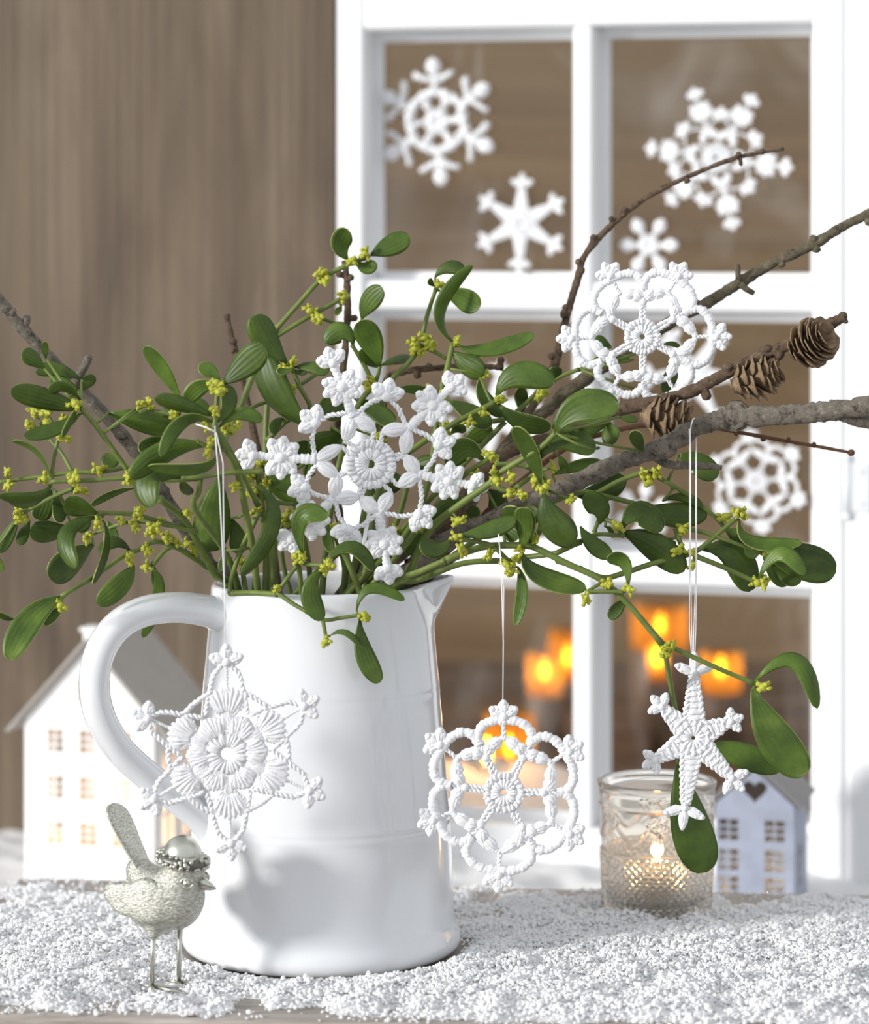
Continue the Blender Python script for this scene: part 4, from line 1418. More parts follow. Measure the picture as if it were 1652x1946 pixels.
# 1 low left sprig with the drooping leaves
sprig('mistletoe sprig drooping low left of the jug, its longest leaf hanging beside the house').st(
    [(456, 1190), (428, 1128), (385, 1050), (351, 989), (303, 948)], -1.2, -6.5, 13).st(
    [(430, 1135), (393, 1078), (329, 1040), (290, 1073)], -1.5, -3.4, 9).st(
    [(393, 1078), (330, 1038), (292, 1030), (262, 1046), (240, 1053), (180, 1095), (117, 1134)], -2.2, -8.5, 9).st(
    [(375, 1012), (300, 990), (250, 977), (187, 975)], -5, -7, 9).st([(292, 1030), (294, 1005)], -6, -6.6, 8).st(
    [(330, 1000), (250, 992), (173, 1016)], -3, -1.5, 7).lv(
    (254, 1074, 231, 1109, 185, 1148, 42, {'r': 20}), (120, 1134, 60, 1176, 17, 1254, 52, {'r': -10, 'dy': -1.5}),
    (118, 1145, 105, 1165, 84, 1188, 20, {'b': 1}), (28, 1176, 12, 1174, -4, 1163, 12, {'b': 1}),
    (187, 976, 150, 964, 121, 958, 42, {'r': 30}), (184, 982, 126, 1016, 146, 1079, 36, {'r': -25, 'dy': -2}),
    (172, 985, 158, 995, 140, 1005, 32, {'b': 1.5}), (178, 1034, 134, 1067, 97, 1102, 54, {'b': 1, 'r': 30}),
    (193, 985, 201, 1037, 176, 1110, 12, {'r': 65}), (205, 990, 214, 1008, 219, 1029, 18), (248, 1048, 218, 1030, 187, 1050, 22, {'r': -35}),
    (289, 1080, 302, 1125, 271, 1212, 26, {'b': 1.2, 'dy': 1.2, 'r': 0}), (292, 1076, 298, 1100, 306, 1122, 22, {'b': 1.6, 'dy': 1, 'r': 0}),
    (260, 927, 215, 938, 172, 962, 14, {'b': 3})).bd(
    (294, 1003), (290, 1012), (281, 1045), (315, 1022), (334, 1028), (356, 1034), (246, 1064), (278, 1077), (115, 1151), (185, 993), (231, 987),
    (264, 975), (256, 999), (167, 1023), (355, 975), (369, 1048), (302, 995))

# 2 left horizontal sprig
sprig('mistletoe sprig reaching far left in a level line past the grey branch').st(
    [(466, 1170), (434, 1060), (370, 967), (378, 935), (381, 909)], -1.5, -9.8, 11).st([(500, 896), (440, 898), (381, 906), (345, 908)], -10.4, -9.9, 9).st(
    [(381, 909), (320, 912), (245, 908), (170, 913), (97, 915)], -9, -9, 9).st([(245, 897), (205, 840), (175, 800), (153, 775)], -9, -9.5, 9).st(
    [(240, 888), (190, 897), (137, 898), (60, 908), (-6, 917)], -7, -6, 8).st([(137, 896), (118, 862), (95, 835)], -6.5, -5.5, 7).st(
    [(97, 912), (103, 870), (112, 828)], -9, -8.5, 7).st([(140, 928), (100, 945), (39, 977)], -6.5, -6, 8).lv(
    (161, 779, 92, 760, 21, 741, 44, {'r': 12, 'dy': -1}), (154, 761, 122, 737, 92, 744, 22, {'r': 30}),
    (84, 700, 63, 682, 42, 670, 30, {'b': 2}), (88, 682, 86, 665, 86, 649, 14, {'b': 2}), (155, 722, 108, 702, 68, 708, 28, {'b': 2.5}),
    (150, 742, 165, 728, 179, 714, 22, {'b': 3}), (150, 742, 122, 728, 94, 722, 22, {'b': 2.5}), (153, 786, 108, 814, 45, 829, 28, {'r': -20}),
    (206, 785, 273, 800, 337, 812, 50, {'b': 2.8, 'r': -15}), (97, 909, 70, 861, 24, 838, 12, {'r': 60}), (95, 920, 66, 946, -3, 942, 24, {'r': 25}),
    (97, 925, 60, 955, 16, 950, 18, {'b': 1, 'r': 10}), (100, 930, 84, 962, 74, 988, 38, {'b': 1.5}), (104, 931, 112, 960, 111, 993, 26, {'b': 1, 'r': 30}),
    (139, 1003, 95, 1010, 57, 1007, 44, {'b': 2, 'r': 20}), (35, 984, 18, 1014, -2, 1050, 26), (56, 992, 46, 1012, 38, 1037, 22, {'b': 1}),
    (-12, 1048, -4, 1065, 6, 1085, 14), (200, 896, 207, 880, 216, 864, 34, {'b': 2}), (150, 770, 135, 800, 118, 830, 10, {'r': 60}), (346, 908, 284, 906, 291, 963, 52, {'r': -25, 'dy': -1.5}),
    (418, 906, 405, 978, 397, 1048, 72, {'b': 7.6, 'r': 0, 'dy': .3}), (347, 911, 352, 926, 360, 940, 24, {'b': 1.5, 'dy': 1})).bd(
    (143, 767), (65, 782), (90, 785), (60, 807), (89, 803), (120, 795), (122, 832), (14, 897), (17, 922), (85, 910), (143, 906), (154, 932), (245, 904),
    (248, 915), (33, 975), (40, 987), (188, 893), (269, 768), (283, 765))

# 3 sprig leaning forward that carries the lace snowflake
sprig('mistletoe sprig leaning forward over the handle, carrying the thread of the lace snowflake').st(
    [(492, 1140), (480, 1040), (468, 975), (452, 900), (428, 850), (408, 812)], -4.5, -12, 12).st([(408, 815), (410, 785), (414, 740)], -12, -11.5, 9).st(
    [(490, 960), (440, 860), (408, 808)], -7, -11.8, 9).st([(448, 805), (455, 780), (472, 735), (484, 705)], -8, -8, 12).st([(425, 840), (448, 805)], -10, -8, 10).st(
    [(430, 855), (395, 848), (375, 838)], -11, -11.5, 8).st([(335, 790), (300, 782), (265, 782)], -9.5, -9, 8).st([(404, 800), (370, 796), (335, 790)], -11.5, -9.5, 8).lv(
    (344, 762, 312, 706, 274, 659, 30, {'r': 15, 'b': 0}), (404, 790, 348, 770, 295, 757, 30, {'r': 15}), (417, 732, 380, 736, 355, 765, 34, {'r': 15}),
    (418, 722, 400, 705, 377, 699, 28, {'b': 1}), (409, 804, 434, 770, 427, 733, 30, {'r': -25}), (418, 811, 456, 786, 498, 801, 26, {'r': 20}),
    (407, 802, 347, 802, 306, 868, 27, {'r': 20, 'dy': -1}), (334, 792, 320, 786, 305, 784, 18, {'b': 1}), (404, 790, 385, 776, 366, 766, 30, {'b': 1.5}),
    (391, 847, 318, 858, 248, 909, 44, {'r': 25}), (330, 842, 297, 843, 264, 856, 32, {'b': 1.5}),
    (412, 864, 376, 890, 281, 886, 24, {'r': 40}),
    (430, 1046, 424, 1066, 420, 1086, 16, {'b': -.6, 'r': 0, 'dy': 0}), (440, 985, 452, 1020, 450, 1052, 34, {'b': 6.4, 'r': 0, 'dy': 0}), (423, 731, 464, 694, 503, 661, 54, {'r': 12, 'b': 1}),
    (484, 706, 478, 690, 470, 676, 10, {'b': 2})).bd(
    (411, 729), (415, 744), (409, 782), (393, 810), (400, 842), (395, 861), (437, 816), (448, 925), (333, 790), (450, 812), (427, 815), (410, 736))

# 4 tall sprig at the top
sprig('tall mistletoe sprig rising above the large snowflake with leaves at its topmost forks').st(
    [(520, 1150), (516, 1040), (512, 950), (505, 840), (512, 720), (523, 628)], 1, 3, 11, 9).st([(523, 628), (567, 578), (611, 531), (664, 502), (695, 490)], 3, 3, 9).st(
    [(524, 640), (560, 618), (591, 600), (654, 565)], 3, 3.5, 9).st([(591, 600), (608, 604), (645, 617)], 3, 3.5, 7).st(
    [(505, 840), (545, 800), (589, 778), (570, 735), (555, 698)], 0, -1, 9).st([(556, 738), (578, 727), (600, 712)], 0, .5, 7).st([(457, 790), (484, 772), (506, 764)], 0, 1, 8).lv(
    (661, 493, 648, 465, 661, 436, 40, {'r': -15}), (705, 485, 739, 468, 778, 450, 42, {'r': 15}), (676, 497, 696, 508, 713, 497, 26, {'r': 30}),
    (545, 689, 507, 645, 485, 598, 52, {'r': -15, 'b': -.5}), (592, 812, 528, 750, 503, 676, 62, {'r': 25, 'b': -1, 'dy': 1}), (555, 699, 540, 706, 527, 702, 14, {'b': -1}),
    (560, 698, 593, 698, 624, 709, 24, {'r': 25}), (555, 700, 570, 708, 584, 706, 10), (537, 795, 526, 806, 516, 823, 22), (592, 806, 620, 770, 640, 755, 30, {'b': 3.6, 'dy': .4}),
    (650, 582, 644, 590, 644, 598, 14)).bd(
    (670, 497), (694, 483), (609, 519), (618, 535), (654, 563), (589, 590), (605, 603), (555, 689), (542, 700), (555, 738), (545, 725))

# 5 sprig right of it
sprig('mistletoe sprig with rounded leaves before the window frame, between large snowflake and tall sprig').st(
    [(610, 1150), (620, 1040), (630, 960), (650, 860), (681, 770), (712, 732)], -1, 1, 11, 9).st([(712, 732), (690, 690), (669, 655)], 1, 1, 8).st(
    [(713, 730), (719, 712), (722, 697)], 1, .5, 7).st([(715, 735), (735, 740), (746, 745)], 1, 1, 6).lv(
    (688, 606, 701, 575, 728, 548, 40, {'b': .5, 'r': 20}), (722, 697, 706, 650, 685, 609, 50, {'r': 12, 'b': 0}), (722, 698, 703, 684, 686, 664, 28, {'b': 1}),
    (672, 654, 650, 630, 619, 652, 40, {'r': -10, 'b': -.5}), (722, 695, 755, 684, 786, 682, 18, {'b': .8, 'dy': 3.2, 'r': 0}), (746, 745, 788, 740, 830, 757, 20, {'b': 1, 'dy': 1.4, 'r': 0}),
    (674, 757, 712, 780, 750, 806, 34, {'b': .5}), (662, 770, 642, 778, 620, 796, 34, {'b': 1}), (652, 824, 620, 838, 586, 850, 40, {'b': 1}),
    (630, 810, 640, 840, 648, 870, 30, {'b': 1.5}), (600, 850, 590, 880, 586, 905, 26, {'b': 2}), (690, 606, 690, 615, 697, 625, 14)).bd((707, 724), (724, 834), (700, 735))

# 6 sprig ending in small leaves before the glazing bar
sprig('mistletoe sprig with small leaves at its tip before the upper glazing bar').st(
    [(660, 1150), (680, 1040), (700, 930), (716, 820), (739, 732), (775, 692), (803, 655)], 0, 2.5, 11, 8).st([(803, 640), (812, 600), (829, 548)], 2.5, 2.5, 8).st(
    [(808, 660), (830, 670), (848, 681)], 2.5, 2, 8).lv(
    (827, 527, 852, 508, 881, 514, 26, {'r': 15}), (826, 545, 819, 537, 815, 531, 12), (840, 553, 880, 567, 910, 587, 44, {'r': -15})).bd(
    (840, 542), (807, 641), (788, 654), (817, 656), (799, 672), (790, 662))

# 7 sprig with the curled upright leaf
sprig('mistletoe sprig with one upright curled leaf and one pointing right').st(
    [(640, 1155), (700, 1090), (768, 1020), (804, 950), (822, 872), (835, 760), (850, 700), (861, 652)], -3.2, 1.5, 12, 9).lv(
    (860, 649, 838, 585, 898, 504, 26, {'r': -35, 't': 30}), (870, 658, 932, 664, 1016, 635, 30, {'r': 20}), (862, 668, 888, 692, 921, 708, 44, {'r': -10}),
    (905, 680, 910, 672, 914, 666, 16), (852, 761, 893, 784, 934, 810, 36, {'b': -.5, 'dy': -.4}), (856, 826, 870, 815, 886, 818, 18, {'b': 1})).bd((869, 646), (816, 742), (848, 814), (838, 752), (921, 712))

# 8 centre right sprig
sprig('mistletoe sprig with broad glossy leaves just left of the rosette snowflake').st(
    [(690, 1150), (700, 1050), (730, 902), (790, 850), (847, 814), (900, 785), (944, 763)], -2, -1, 12, 9).st(
    [(650, 1145), (720, 1060), (780, 990), (840, 925), (920, 843), (960, 801)], 1, 1.5, 10).st([(920, 802), (955, 797), (985, 780), (1024, 743)], 1, 2, 9).st(
    [(1010, 765), (1056, 721), (1101, 702)], 1.9, 1.4, 8).lv(
    (944, 752, 984, 713, 1054, 728, 52, {'r': 15}), (949, 768, 988, 800, 1048, 809, 36, {'r': -20}), (913, 718, 920, 754, 957, 791, 28, {'b': 1.5}),
    (990, 787, 992, 762, 987, 737, 26, {'b': 1}), (880, 847, 908, 826, 936, 814, 42, {'b': 1}), (1050, 726, 1054, 712, 1058, 697, 26), (1162, 659, 1148, 652, 1134, 639, 18, {'dy': 0, 'r': 0}),
    (1205, 683, 1186, 684, 1167, 677, 14, {'dy': 0, 'r': 0}), (1256, 657, 1275, 653, 1292, 660, 10, {'dy': 0, 'r': 0}), (1268, 757, 1268, 730, 1286, 704, 28, {'dy': 0, 'r': 0})).bd(
    (954, 760), (1034, 744), (921, 785), (893, 802), (1026, 752))

# 9 sprig forward right over the thick branch
sprig('mistletoe sprig arching over the thick grey branch with several broad leaves').st(
    [(698, 1185, -2.1), (756, 1112, -2.7), (780, 1084, -3.2), (816, 1008), (870, 962), (933, 917), (946, 901), (1000, 868), (1034, 845), (1056, 823)], -2.0, -9.5, 14, 9).st(
    [(933, 917), (968, 932), (1016, 901), (1030, 895)], -7, -7.6, 9).st([(941, 882), (970, 882), (1000, 886)], -7, -7, 8).st(
    [(670, 1155), (735, 1080), (800, 1000), (866, 917), (920, 878), (930, 870)], -3.6, -5, 11).st([(1000, 886), (1034, 905), (1037, 930)], -7, -8, 8).lv(
    (1056, 823, 1100, 776, 1176, 775, 62, {'r': 15, 'b': 0}), (1050, 815, 1085, 780, 1132, 744, 42, {'b': 3}), (1025, 873, 1072, 832, 1129, 861, 50, {'r': 12}),
    (1157, 805, 1132, 812, 1105, 826, 24, {'b': 3}), (1160, 802, 1160, 822, 1168, 843, 36, {'b': 3}), (1029, 920, 1010, 862, 978, 811, 34, {'r': 30, 'b': -.5}),
    (920, 877, 884, 852, 853, 887, 46, {'r': 20}), (1034, 938, 1050, 990, 1094, 1031, 60, {'r': -15, 'b': -2.2}),
    
    (1060, 864, 1070, 880, 1076, 897, 18, {'b': 2}), (1177, 792, 1195, 796, 1212, 797, 14, {'b': 2}), (1222, 858, 1212, 838, 1204, 818, 26, {'b': 3}),
    (1028, 968, 1028, 990, 1024, 1018, 12, {'b': 2}), (1128, 856, 1134, 852, 1140, 851, 6)).bd(
    (928, 864), (937, 872), (905, 903), (938, 897), (944, 913), (973, 907), (969, 940), (993, 940), (1016, 913), (1038, 925), (1050, 887), (1086, 949), (872, 989), (797, 1001), (1030, 930))

# 10 long low right sprig hanging down before the tealight glass
sprig('long mistletoe sprig running low to the right and hanging down before the tealight glass').st(
    [(678, 1185, -3.4), (728, 1116, -4.5), (800, 1085), (848, 1064)], -3.8, -7.6, 12).st([(848, 1064), (898, 1045), (936, 1037), (1000, 1037), (1026, 1045), (1080, 1072), (1141, 1101), (1193, 1147), (1262, 1228)], -7.6, -8.6, 12, 10).st(
    [(1262, 1230), (1284, 1234), (1360, 1268), (1437, 1300)], -8.6, -8.4, 9).st([(1264, 1236), (1275, 1300), (1284, 1350), (1288, 1400), (1290, 1452)], -8.6, -3.4, 9, 8).st(
    [(941, 1040), (962, 1061), (978, 1075)], -8.0, -7.6, 8).st([(1150, 1104), (1114, 1125)], -8.2, -8.6, 6).st([(1114, 1125), (1150, 1124), (1186, 1125)], -8.6, -8.8, 8).st(
    [(940, 1037), (905, 1029), (857, 1024)], -8.2, -8.8, 8).lv(
    (877, 1016, 928, 1008, 981, 985, 32, {'r': 25, 'dy': -.3}), (857, 1024, 832, 1044, 800, 1029, 34, {'r': -20}), (994, 1040, 998, 1000, 992, 964, 40, {'r': 25, 'b': -.5}),
    (994, 1000, 1005, 985, 1022, 968, 36, {'r': 35, 'b': -.6}), (990, 985, 975, 975, 963, 962, 30, {'r': 45, 'b': -.3}),
    (992, 1048, 1026, 1094, 1115, 1118, 38, {'r': 25}), (984, 1077, 993, 1122, 980, 1189, 25, {'r': -20}), (1194, 1115, 1186, 1068, 1154, 1066, 28, {'r': 20}),
    (1187, 1134, 1176, 1154, 1158, 1176, 25), (955, 1004, 970, 1012, 985, 1024, 32, {'b': 2}), (1005, 1000, 1008, 1020, 1004, 1042, 28, {'b': 1.5}),
    (1437, 1293, 1512, 1256, 1553, 1347, 34, {'r': 25}), (1431, 1309, 1470, 1396, 1533, 1471, 74, {'r': -10, 'b': -.3}),
    (1348, 1416, 1402, 1432, 1485, 1462, 48, {'b': 1, 'r': 15}), (1289, 1448, 1312, 1562, 1344, 1657, 80, {'r': 15, 'dy': -.5})).bd(
    (866, 1021), (878, 1045), (930, 1053), (1017, 1024), (989, 1044), (962, 1072), (981, 1061), (973, 1084), (1114, 1138), (1154, 1109), (1197, 1120), (1270, 1232), (1262, 1242), (1278, 1228), (1451, 1306))

# 11 right mass
sprig('mistletoe sprig spreading far right in front of the window with the widest leaves').st(
    [(693, 1185, -2.9), (750, 1113, -3.7), (800, 1101, -4.4), (874, 1072, -5), (940, 1066), (1000, 1069), (1029, 1064), (1104, 1029)], -4.4, -5.2, 11, 9).st(
    [(1100, 1080), (1146, 1098), (1183, 1090), (1250, 1068), (1302, 1056), (1329, 1044), (1370, 1010), (1402, 983)], -6, -4.2, 10, 8).st(
    [(1060, 1066), (1100, 1080)], -4, -6, 9).st([(1320, 1056), (1380, 1080), (1439, 1107)], -4.9, -5.4, 9).st([(1284, 1004), (1290, 1022), (1300, 1050)], -4.6, -5, 9).st(
    [(1290, 1003), (1330, 1010), (1369, 1022), (1454, 1053)], -4.5, -4.5, 8).st([(1104, 1029), (1133, 1016), (1186, 1018)], -5, -5.5, 8).lv(
    (1104, 1002, 1127, 1033, 1163, 1057, 32, {'b': -1}), (1182, 1006, 1214, 974, 1257, 1010, 48, {'r': 12}), (1184, 1012, 1240, 1036, 1300, 1086, 56, {'r': -10, 'b': .3}),
    (1335, 1044, 1396, 1056, 1423, 1125, 60, {'r': 15, 'b': .5}), (1375, 1004, 1408, 1025, 1438, 1060, 36, {'b': 1}), (1405, 986, 1430, 1030, 1525, 1031, 24, {'r': 40}),
    (1454, 1053, 1515, 1064, 1589, 1088, 70, {'r': 10}), (1442, 1101, 1484, 1052, 1529, 1093, 30, {'r': 25, 'b': -.3}), (1452, 1060, 1476, 1085, 1500, 1110, 40, {'b': .5}),
    (1470, 1075, 1495, 1090, 1516, 1112, 34, {'b': .4}), (1270, 1024, 1276, 1032, 1284, 1038, 14)).bd(
    (1177, 1001), (1296, 1006), (1290, 1047), (1317, 1050), (1317, 1074), (1411, 977), (1403, 975), (1466, 1053), (1452, 1109), (1440, 1108))

# 12 behind the thick branch on the right
sprig('mistletoe sprig half hidden under the thick grey branch at the right').st(
    [(722, 1185, -.4), (772, 1112, -.55), (800, 1095), (850, 1064), (960, 992), (1060, 950), (1104, 935), (1150, 943), (1226, 962)], -.2, -2.2, 11, 9).st(
    [(1130, 940), (1180, 913), (1235, 895), (1247, 905), (1308, 940), (1363, 986), (1378, 1004)], -1.8, -2.6, 9).st([(1138, 950), (1140, 980), (1130, 1010)], -1.9, -3.2, 8).st(
    [(1142, 985), (1165, 992), (1178, 1002)], -2.5, -3.4, 8).lv(
    (1138, 996, 1140, 966, 1108, 945, 44, {'r': -15}), (1050, 903, 1098, 886, 1148, 882, 26, {'b': .4, 'dy': .3, 'r': 0}), (1090, 938, 1142, 935, 1186, 903, 44, {'b': .3, 'dy': .3, 'r': 10}),
    (925, 930, 945, 950, 945, 975, 38, {'b': 1.2, 'dy': .5, 'r': 0}), (877, 965, 893, 970, 910, 981, 26, {'b': 1.6, 'dy': .3, 'r': 0}), (1226, 960, 1272, 978, 1345, 974, 48, {'r': 10}), (1260, 952, 1298, 945, 1335, 962, 18, {'b': .6}),
    (1290, 864, 1325, 880, 1363, 908, 46, {'b': .5}), (1150, 1002, 1160, 1006, 1165, 1022, 10)).bd((1247, 898), (1235, 916), (1378, 983), (1225, 900))

# 13 sprig hanging over the jug's front rim
sprig('mistletoe sprig hanging over the front rim of the jug').st(
    [(492, 974), (458, 1046), (440, 1100), (437, 1126)], -5.4, -4.1, 9).st([(437, 1127), (480, 1126), (527, 1129)], -4, -6.7, 10).st([(527, 1126), (555, 1146), (584, 1163)], -6.7, -7.4, 8).st(
    [(584, 1163), (616, 1178), (650, 1174), (681, 1169)], -7.4, -7.5, 7).st([(614, 1180), (620, 1212)], -7.4, -7.5, 7).st([(531, 1120), (550, 1094), (566, 1073)], -6.6, -7.2, 8).st(
    [(567, 1070), (590, 1073), (614, 1074)], -7.2, -7.8, 8).st([(567, 1073), (571, 1100), (573, 1140)], -6.8, -5, 9).lv(
    (613, 1085, 590, 1126, 614, 1178, 38, {'r': 15, 'b': -.2}), (618, 1066, 668, 1040, 710, 1085, 26, {'r': 25}), (678, 1160, 706, 1118, 769, 1141, 20, {'r': 30}),
    (628, 1208, 656, 1202, 684, 1228, 12), (684, 1178, 692, 1240, 723, 1297, 38, {'r': 15}), (576, 1056, 572, 985, 622, 984, 38, {'r': 20, 'b': -.3})).bd(
    (573, 1056), (566, 1062), (625, 1074), (692, 1169), (620, 1218), (528, 1120), (617, 1082))

# 14 stems standing in the middle of the jug
sprig('mistletoe sprig standing upright in the middle of the jug with sickle-shaped leaf').st(
    [(505, 1150), (506, 1060), (500, 980), (490, 896)], -3, -5, 12, 10).st([(521, 1140), (521, 1060), (520, 1000)], -1, -1, 12).st([(690, 1140), (661, 1066), (632, 1008), (600, 965), (579, 947)], -3, -3, 11).st(
    [(550, 1140), (606, 1083), (660, 1040)], -3, -2, 9).st([(470, 1140), (462, 1090), (455, 1050)], -3, -3, 9).st([(490, 940), (530, 955), (560, 958)], -4.6, -4.2, 8).st(
    [(640, 1150), (690, 1090), (745, 1010), (770, 940), (778, 880)], -.2, .6, 11).st([(480, 1150), (486, 1090), (478, 1030), (470, 985)], 0, 0, 10).st([(590, 1150), (588, 1080), (575, 1010), (560, 960), (545, 900)], 2, 2, 10).st(
    [(660, 1150), (690, 1080), (712, 1010), (716, 940)], 1.9, 1.9, 10).st([(640, 1165), (700, 1102), (765, 1035), (820, 985)], -1.2, -1, 10).st([(560, 1150), (540, 1080), (532, 1010)], 2.4, 2.4, 9).st([(650, 1140), (655, 1080), (640, 1020)], 1, 1, 10).lv(
    (487, 920, 520, 990, 458, 1093, 32, {'r': 25, 'b': -2.2, 'dy': -1.4}), (497, 886, 538, 914, 580, 948, 42, {'r': 20}), (540, 940, 556, 944, 573, 957, 24, {'b': 1}),
    (616, 998, 622, 1022, 629, 1049, 22, {'b': .5}), (586, 878, 592, 890, 590, 905, 16), (545, 905, 560, 870, 590, 842, 36), (560, 960, 530, 930, 520, 900, 30), (718, 950, 740, 925, 762, 905, 34, {'b': 0, 'dy': 0}), (716, 945, 700, 925, 690, 900, 26, {'b': 1.6, 'dy': .4, 'r': 0}), (775, 900, 800, 885, 828, 880, 36, {'b': 1}), (820, 985, 850, 960, 880, 950, 34, {'b': -1.2, 'dy': -.3, 'r': 0}), (790, 1010, 818, 1000, 844, 975, 26, {'b': -1.0, 'dy': 0, 'r': 0}), (532, 1012, 548, 990, 570, 975, 30, {'b': 1}), (800, 1000, 790, 1030, 770, 1050, 30, {'b': 2})).bd(
    (493, 878), (477, 893), (474, 908), (504, 920), (480, 939), (487, 971), (543, 981), (555, 974), (533, 1020), (493, 1049), (458, 1066), (636, 1000), (752, 1006), (812, 998), (540, 990))

# ================================================================== BARE BRANCHES AND LARCH TWIGS
class Branch:
    def __init__(s, name, label, pts, y0, y1, r0, r1, mat, knobs=(), cat='branch', forks=()):
        q = with_depth(pts, y0, y1)
        q = spline(q, max(24, int(np.hypot(*np.diff(q[:, :2], axis=0).T).sum() / 7)))
        s.spout = 'spout' in label                 # lies out through the spout
        s.q = q if s.spout else keep_in_jug(q, r0 * 1.08)
        s.hand = len(pts[0]) > 2
        s.a = (name, label, y0, y1, r0, r1, mat, knobs, cat, forks)
BRS = []
def branch(*a, **k):
    BRS.append(Branch(*a, **k)); return BRS[-1]

def build_branch(br):
    (name, label, y0, y1, r0, r1, mat, knobs, cat, forks) = br.a
    q = br.q
    W_ = np.array([P(*r) for r in q]); n = len(q)
    t = np.linspace(0, 1, n)
    rr = (r0 + (r1 - r0) * t) * mpp((y0 + y1) / 200)
    rr = rr * (1 + .10 * np.sin(t * 37 + r0) * np.sin(t * 91) + .05 * rng.standard_normal(n))
    o = empty(name, W_[0], label, cat, 'bare branches in the jug')
    MB().tube(W_, rr, 12, jit=.07).build('stem', mat, o)
    for kn in knobs:
        (x, y, dx, dy, r) = kn
        d = np.hypot(q[:, 0] - x, q[:, 1] - y); i = d.argmin(); yy = q[i][2]
        a = P(q[i][0], q[i][1], yy); b = P(x + dx * 1.25, y + dy * 1.25, yy - .002)
        k = mpp(yy)
        tt = np.linspace(0, 1, 8)
        MB().tube([a + (b - a) * u for u in tt], np.array((1.7, 1.5, 1.3, 1.2, 1.3, 1.35, 1.25, .7)) * r * k, 9, jit=.10).build('bud_knob', mat, o)
    for (fp, fy0, fy1, fr0, fr1) in forks:
        fp = np.array(fp, float); m_ = len(fp)
        fq = spline(np.column_stack([fp, np.linspace(fy0, fy1, m_) / 100]), 20)
        MB().tube([P(*r) for r in fq], np.linspace(fr0, fr1, len(fq)) * mpp(fy0 / 100), 10, jit=.09).build('side_twig', mat, o)
    return o

branch('bare_branch', 'bare grey branch with a cut side stub slanting up to the left', [(445, 1180), (405, 1085), (360, 1020), (318, 950), (262, 865), (205, 795), (140, 728), (80, 665), (30, 610), (-8, 562)], 0, -6.5, 14, 11, M['bark_grey'],
       [(50, 622, 2, -18, 6), (12, 592, 14, 2, 6), (85, 690, -2, 10, 6), (232, 840, 12, -10, 5), (250, 862, 6, -4, 8)], forks=[([(143, 728), (154, 708), (163, 692), (170, 677)], -5, -5.6, 10, 7)])
branch('larch_twig', 'thin brown twig ending in a bud before the board wall', [(530, 1150), (520, 1050), (512, 960), (490, 860), (476, 790), (462, 730), (448, 670), (436, 625), (431, 597)], 3.8, 5, 9, 5.5, M['bark_brown'],
       [(440, 650, 5, -2, 5), (447, 668, -6, -2, 4), (455, 700, 6, -3, 4), (515, 960, 12, 3, 5)])
branch('larch_twig', 'straight upright brown twig before the window stile', [(670, 1150), (655, 1040), (640, 940), (640, 830), (650, 720), (660, 620), (660, 540), (655, 495)], 3, 5, 9, 6, M['bark_brown'],
       [(658, 525, -14, -4, 5), (660, 530, 9, -4, 5), (664, 606, 12, -2, 5)])
branch('larch_twig', 'thin curved larch twig rising to the upper right pane', [(655, 1185, 3.5), (686, 1112, 4.6), (770, 1050, 5.4), (850, 975), (950, 860), (1020, 760), (1055, 690), (1075, 610), (1098, 530), (1112, 485), (1160, 430), (1230, 375), (1310, 335), (1400, 300), (1490, 283)], 4.6, 6.2, 12, 3.4, M['bark_brown'],
       [(1108, 500, -10, -2, 5), (1124, 465, 4, -15, 5), (1165, 428, -3, -13, 4), (1190, 410, -3, -13, 5), (1212, 398, 2, -12, 4), (1305, 338, 2, 7, 5), (1404, 302, 2, -10, 4), (1404, 300, 4, 12, 3), (1446, 292, 1, -6, 4),
        (1085, 590, -10, -8, 5), (1078, 596, -8, 0, 7), (1060, 672, -14, 6, 5), (1100, 512, 8, 2, 5)])
branch('bare_branch', 'brown-grey branch with short forked stub passing behind the rosette snowflake', [(691, 1185, 1.9), (745, 1112, 2.55), (800, 1062, 2.9), (860, 1000), (930, 895), (1000, 815), (1080, 745), (1130, 708), (1210, 655), (1290, 603), (1340, 578), (1405, 538), (1470, 500), (1545, 465), (1600, 432), (1660, 402)], 2.3, 3.5, 16, 9, M['bark_lichen'],
       [(1330, 582, -14, -8, 8), (1545, 465, 2, -14, 6), (1548, 462, 4, 14, 6), (1480, 495, 6, 10, 6), (1645, 415, 8, 10, 6), (1622, 425, -3, -8, 4)],
       forks=[([(1404, 538), (1403, 520), (1402, 503)], 3, 2.8, 6, 5), ([(1408, 540), (1420, 550), (1433, 557)], 3, 2.6, 7, 5)])
cone_twig = branch('larch_twig', 'larch twig bearing three open brown cones at the right', [(697, 1185, .15), (755, 1112, .2), (800, 1055), (860, 985), (930, 890), (985, 850), (1060, 830), (1120, 805), (1180, 780), (1250, 762), (1310, 745), (1365, 718), (1430, 685), (1500, 655), (1560, 625), (1605, 602)], 0, -2.5, 12, 11, M['bark_brown'],
       [(1340, 735, 4, 20, 7), (1385, 710, -2, -14, 9), (1455, 675, 0, -14, 9), (1475, 668, 10, 10, 8), (1602, 605, 4, -8, 5), (1604, 604, 4, 8, 4), (1190, 780, 0, -8, 3)])
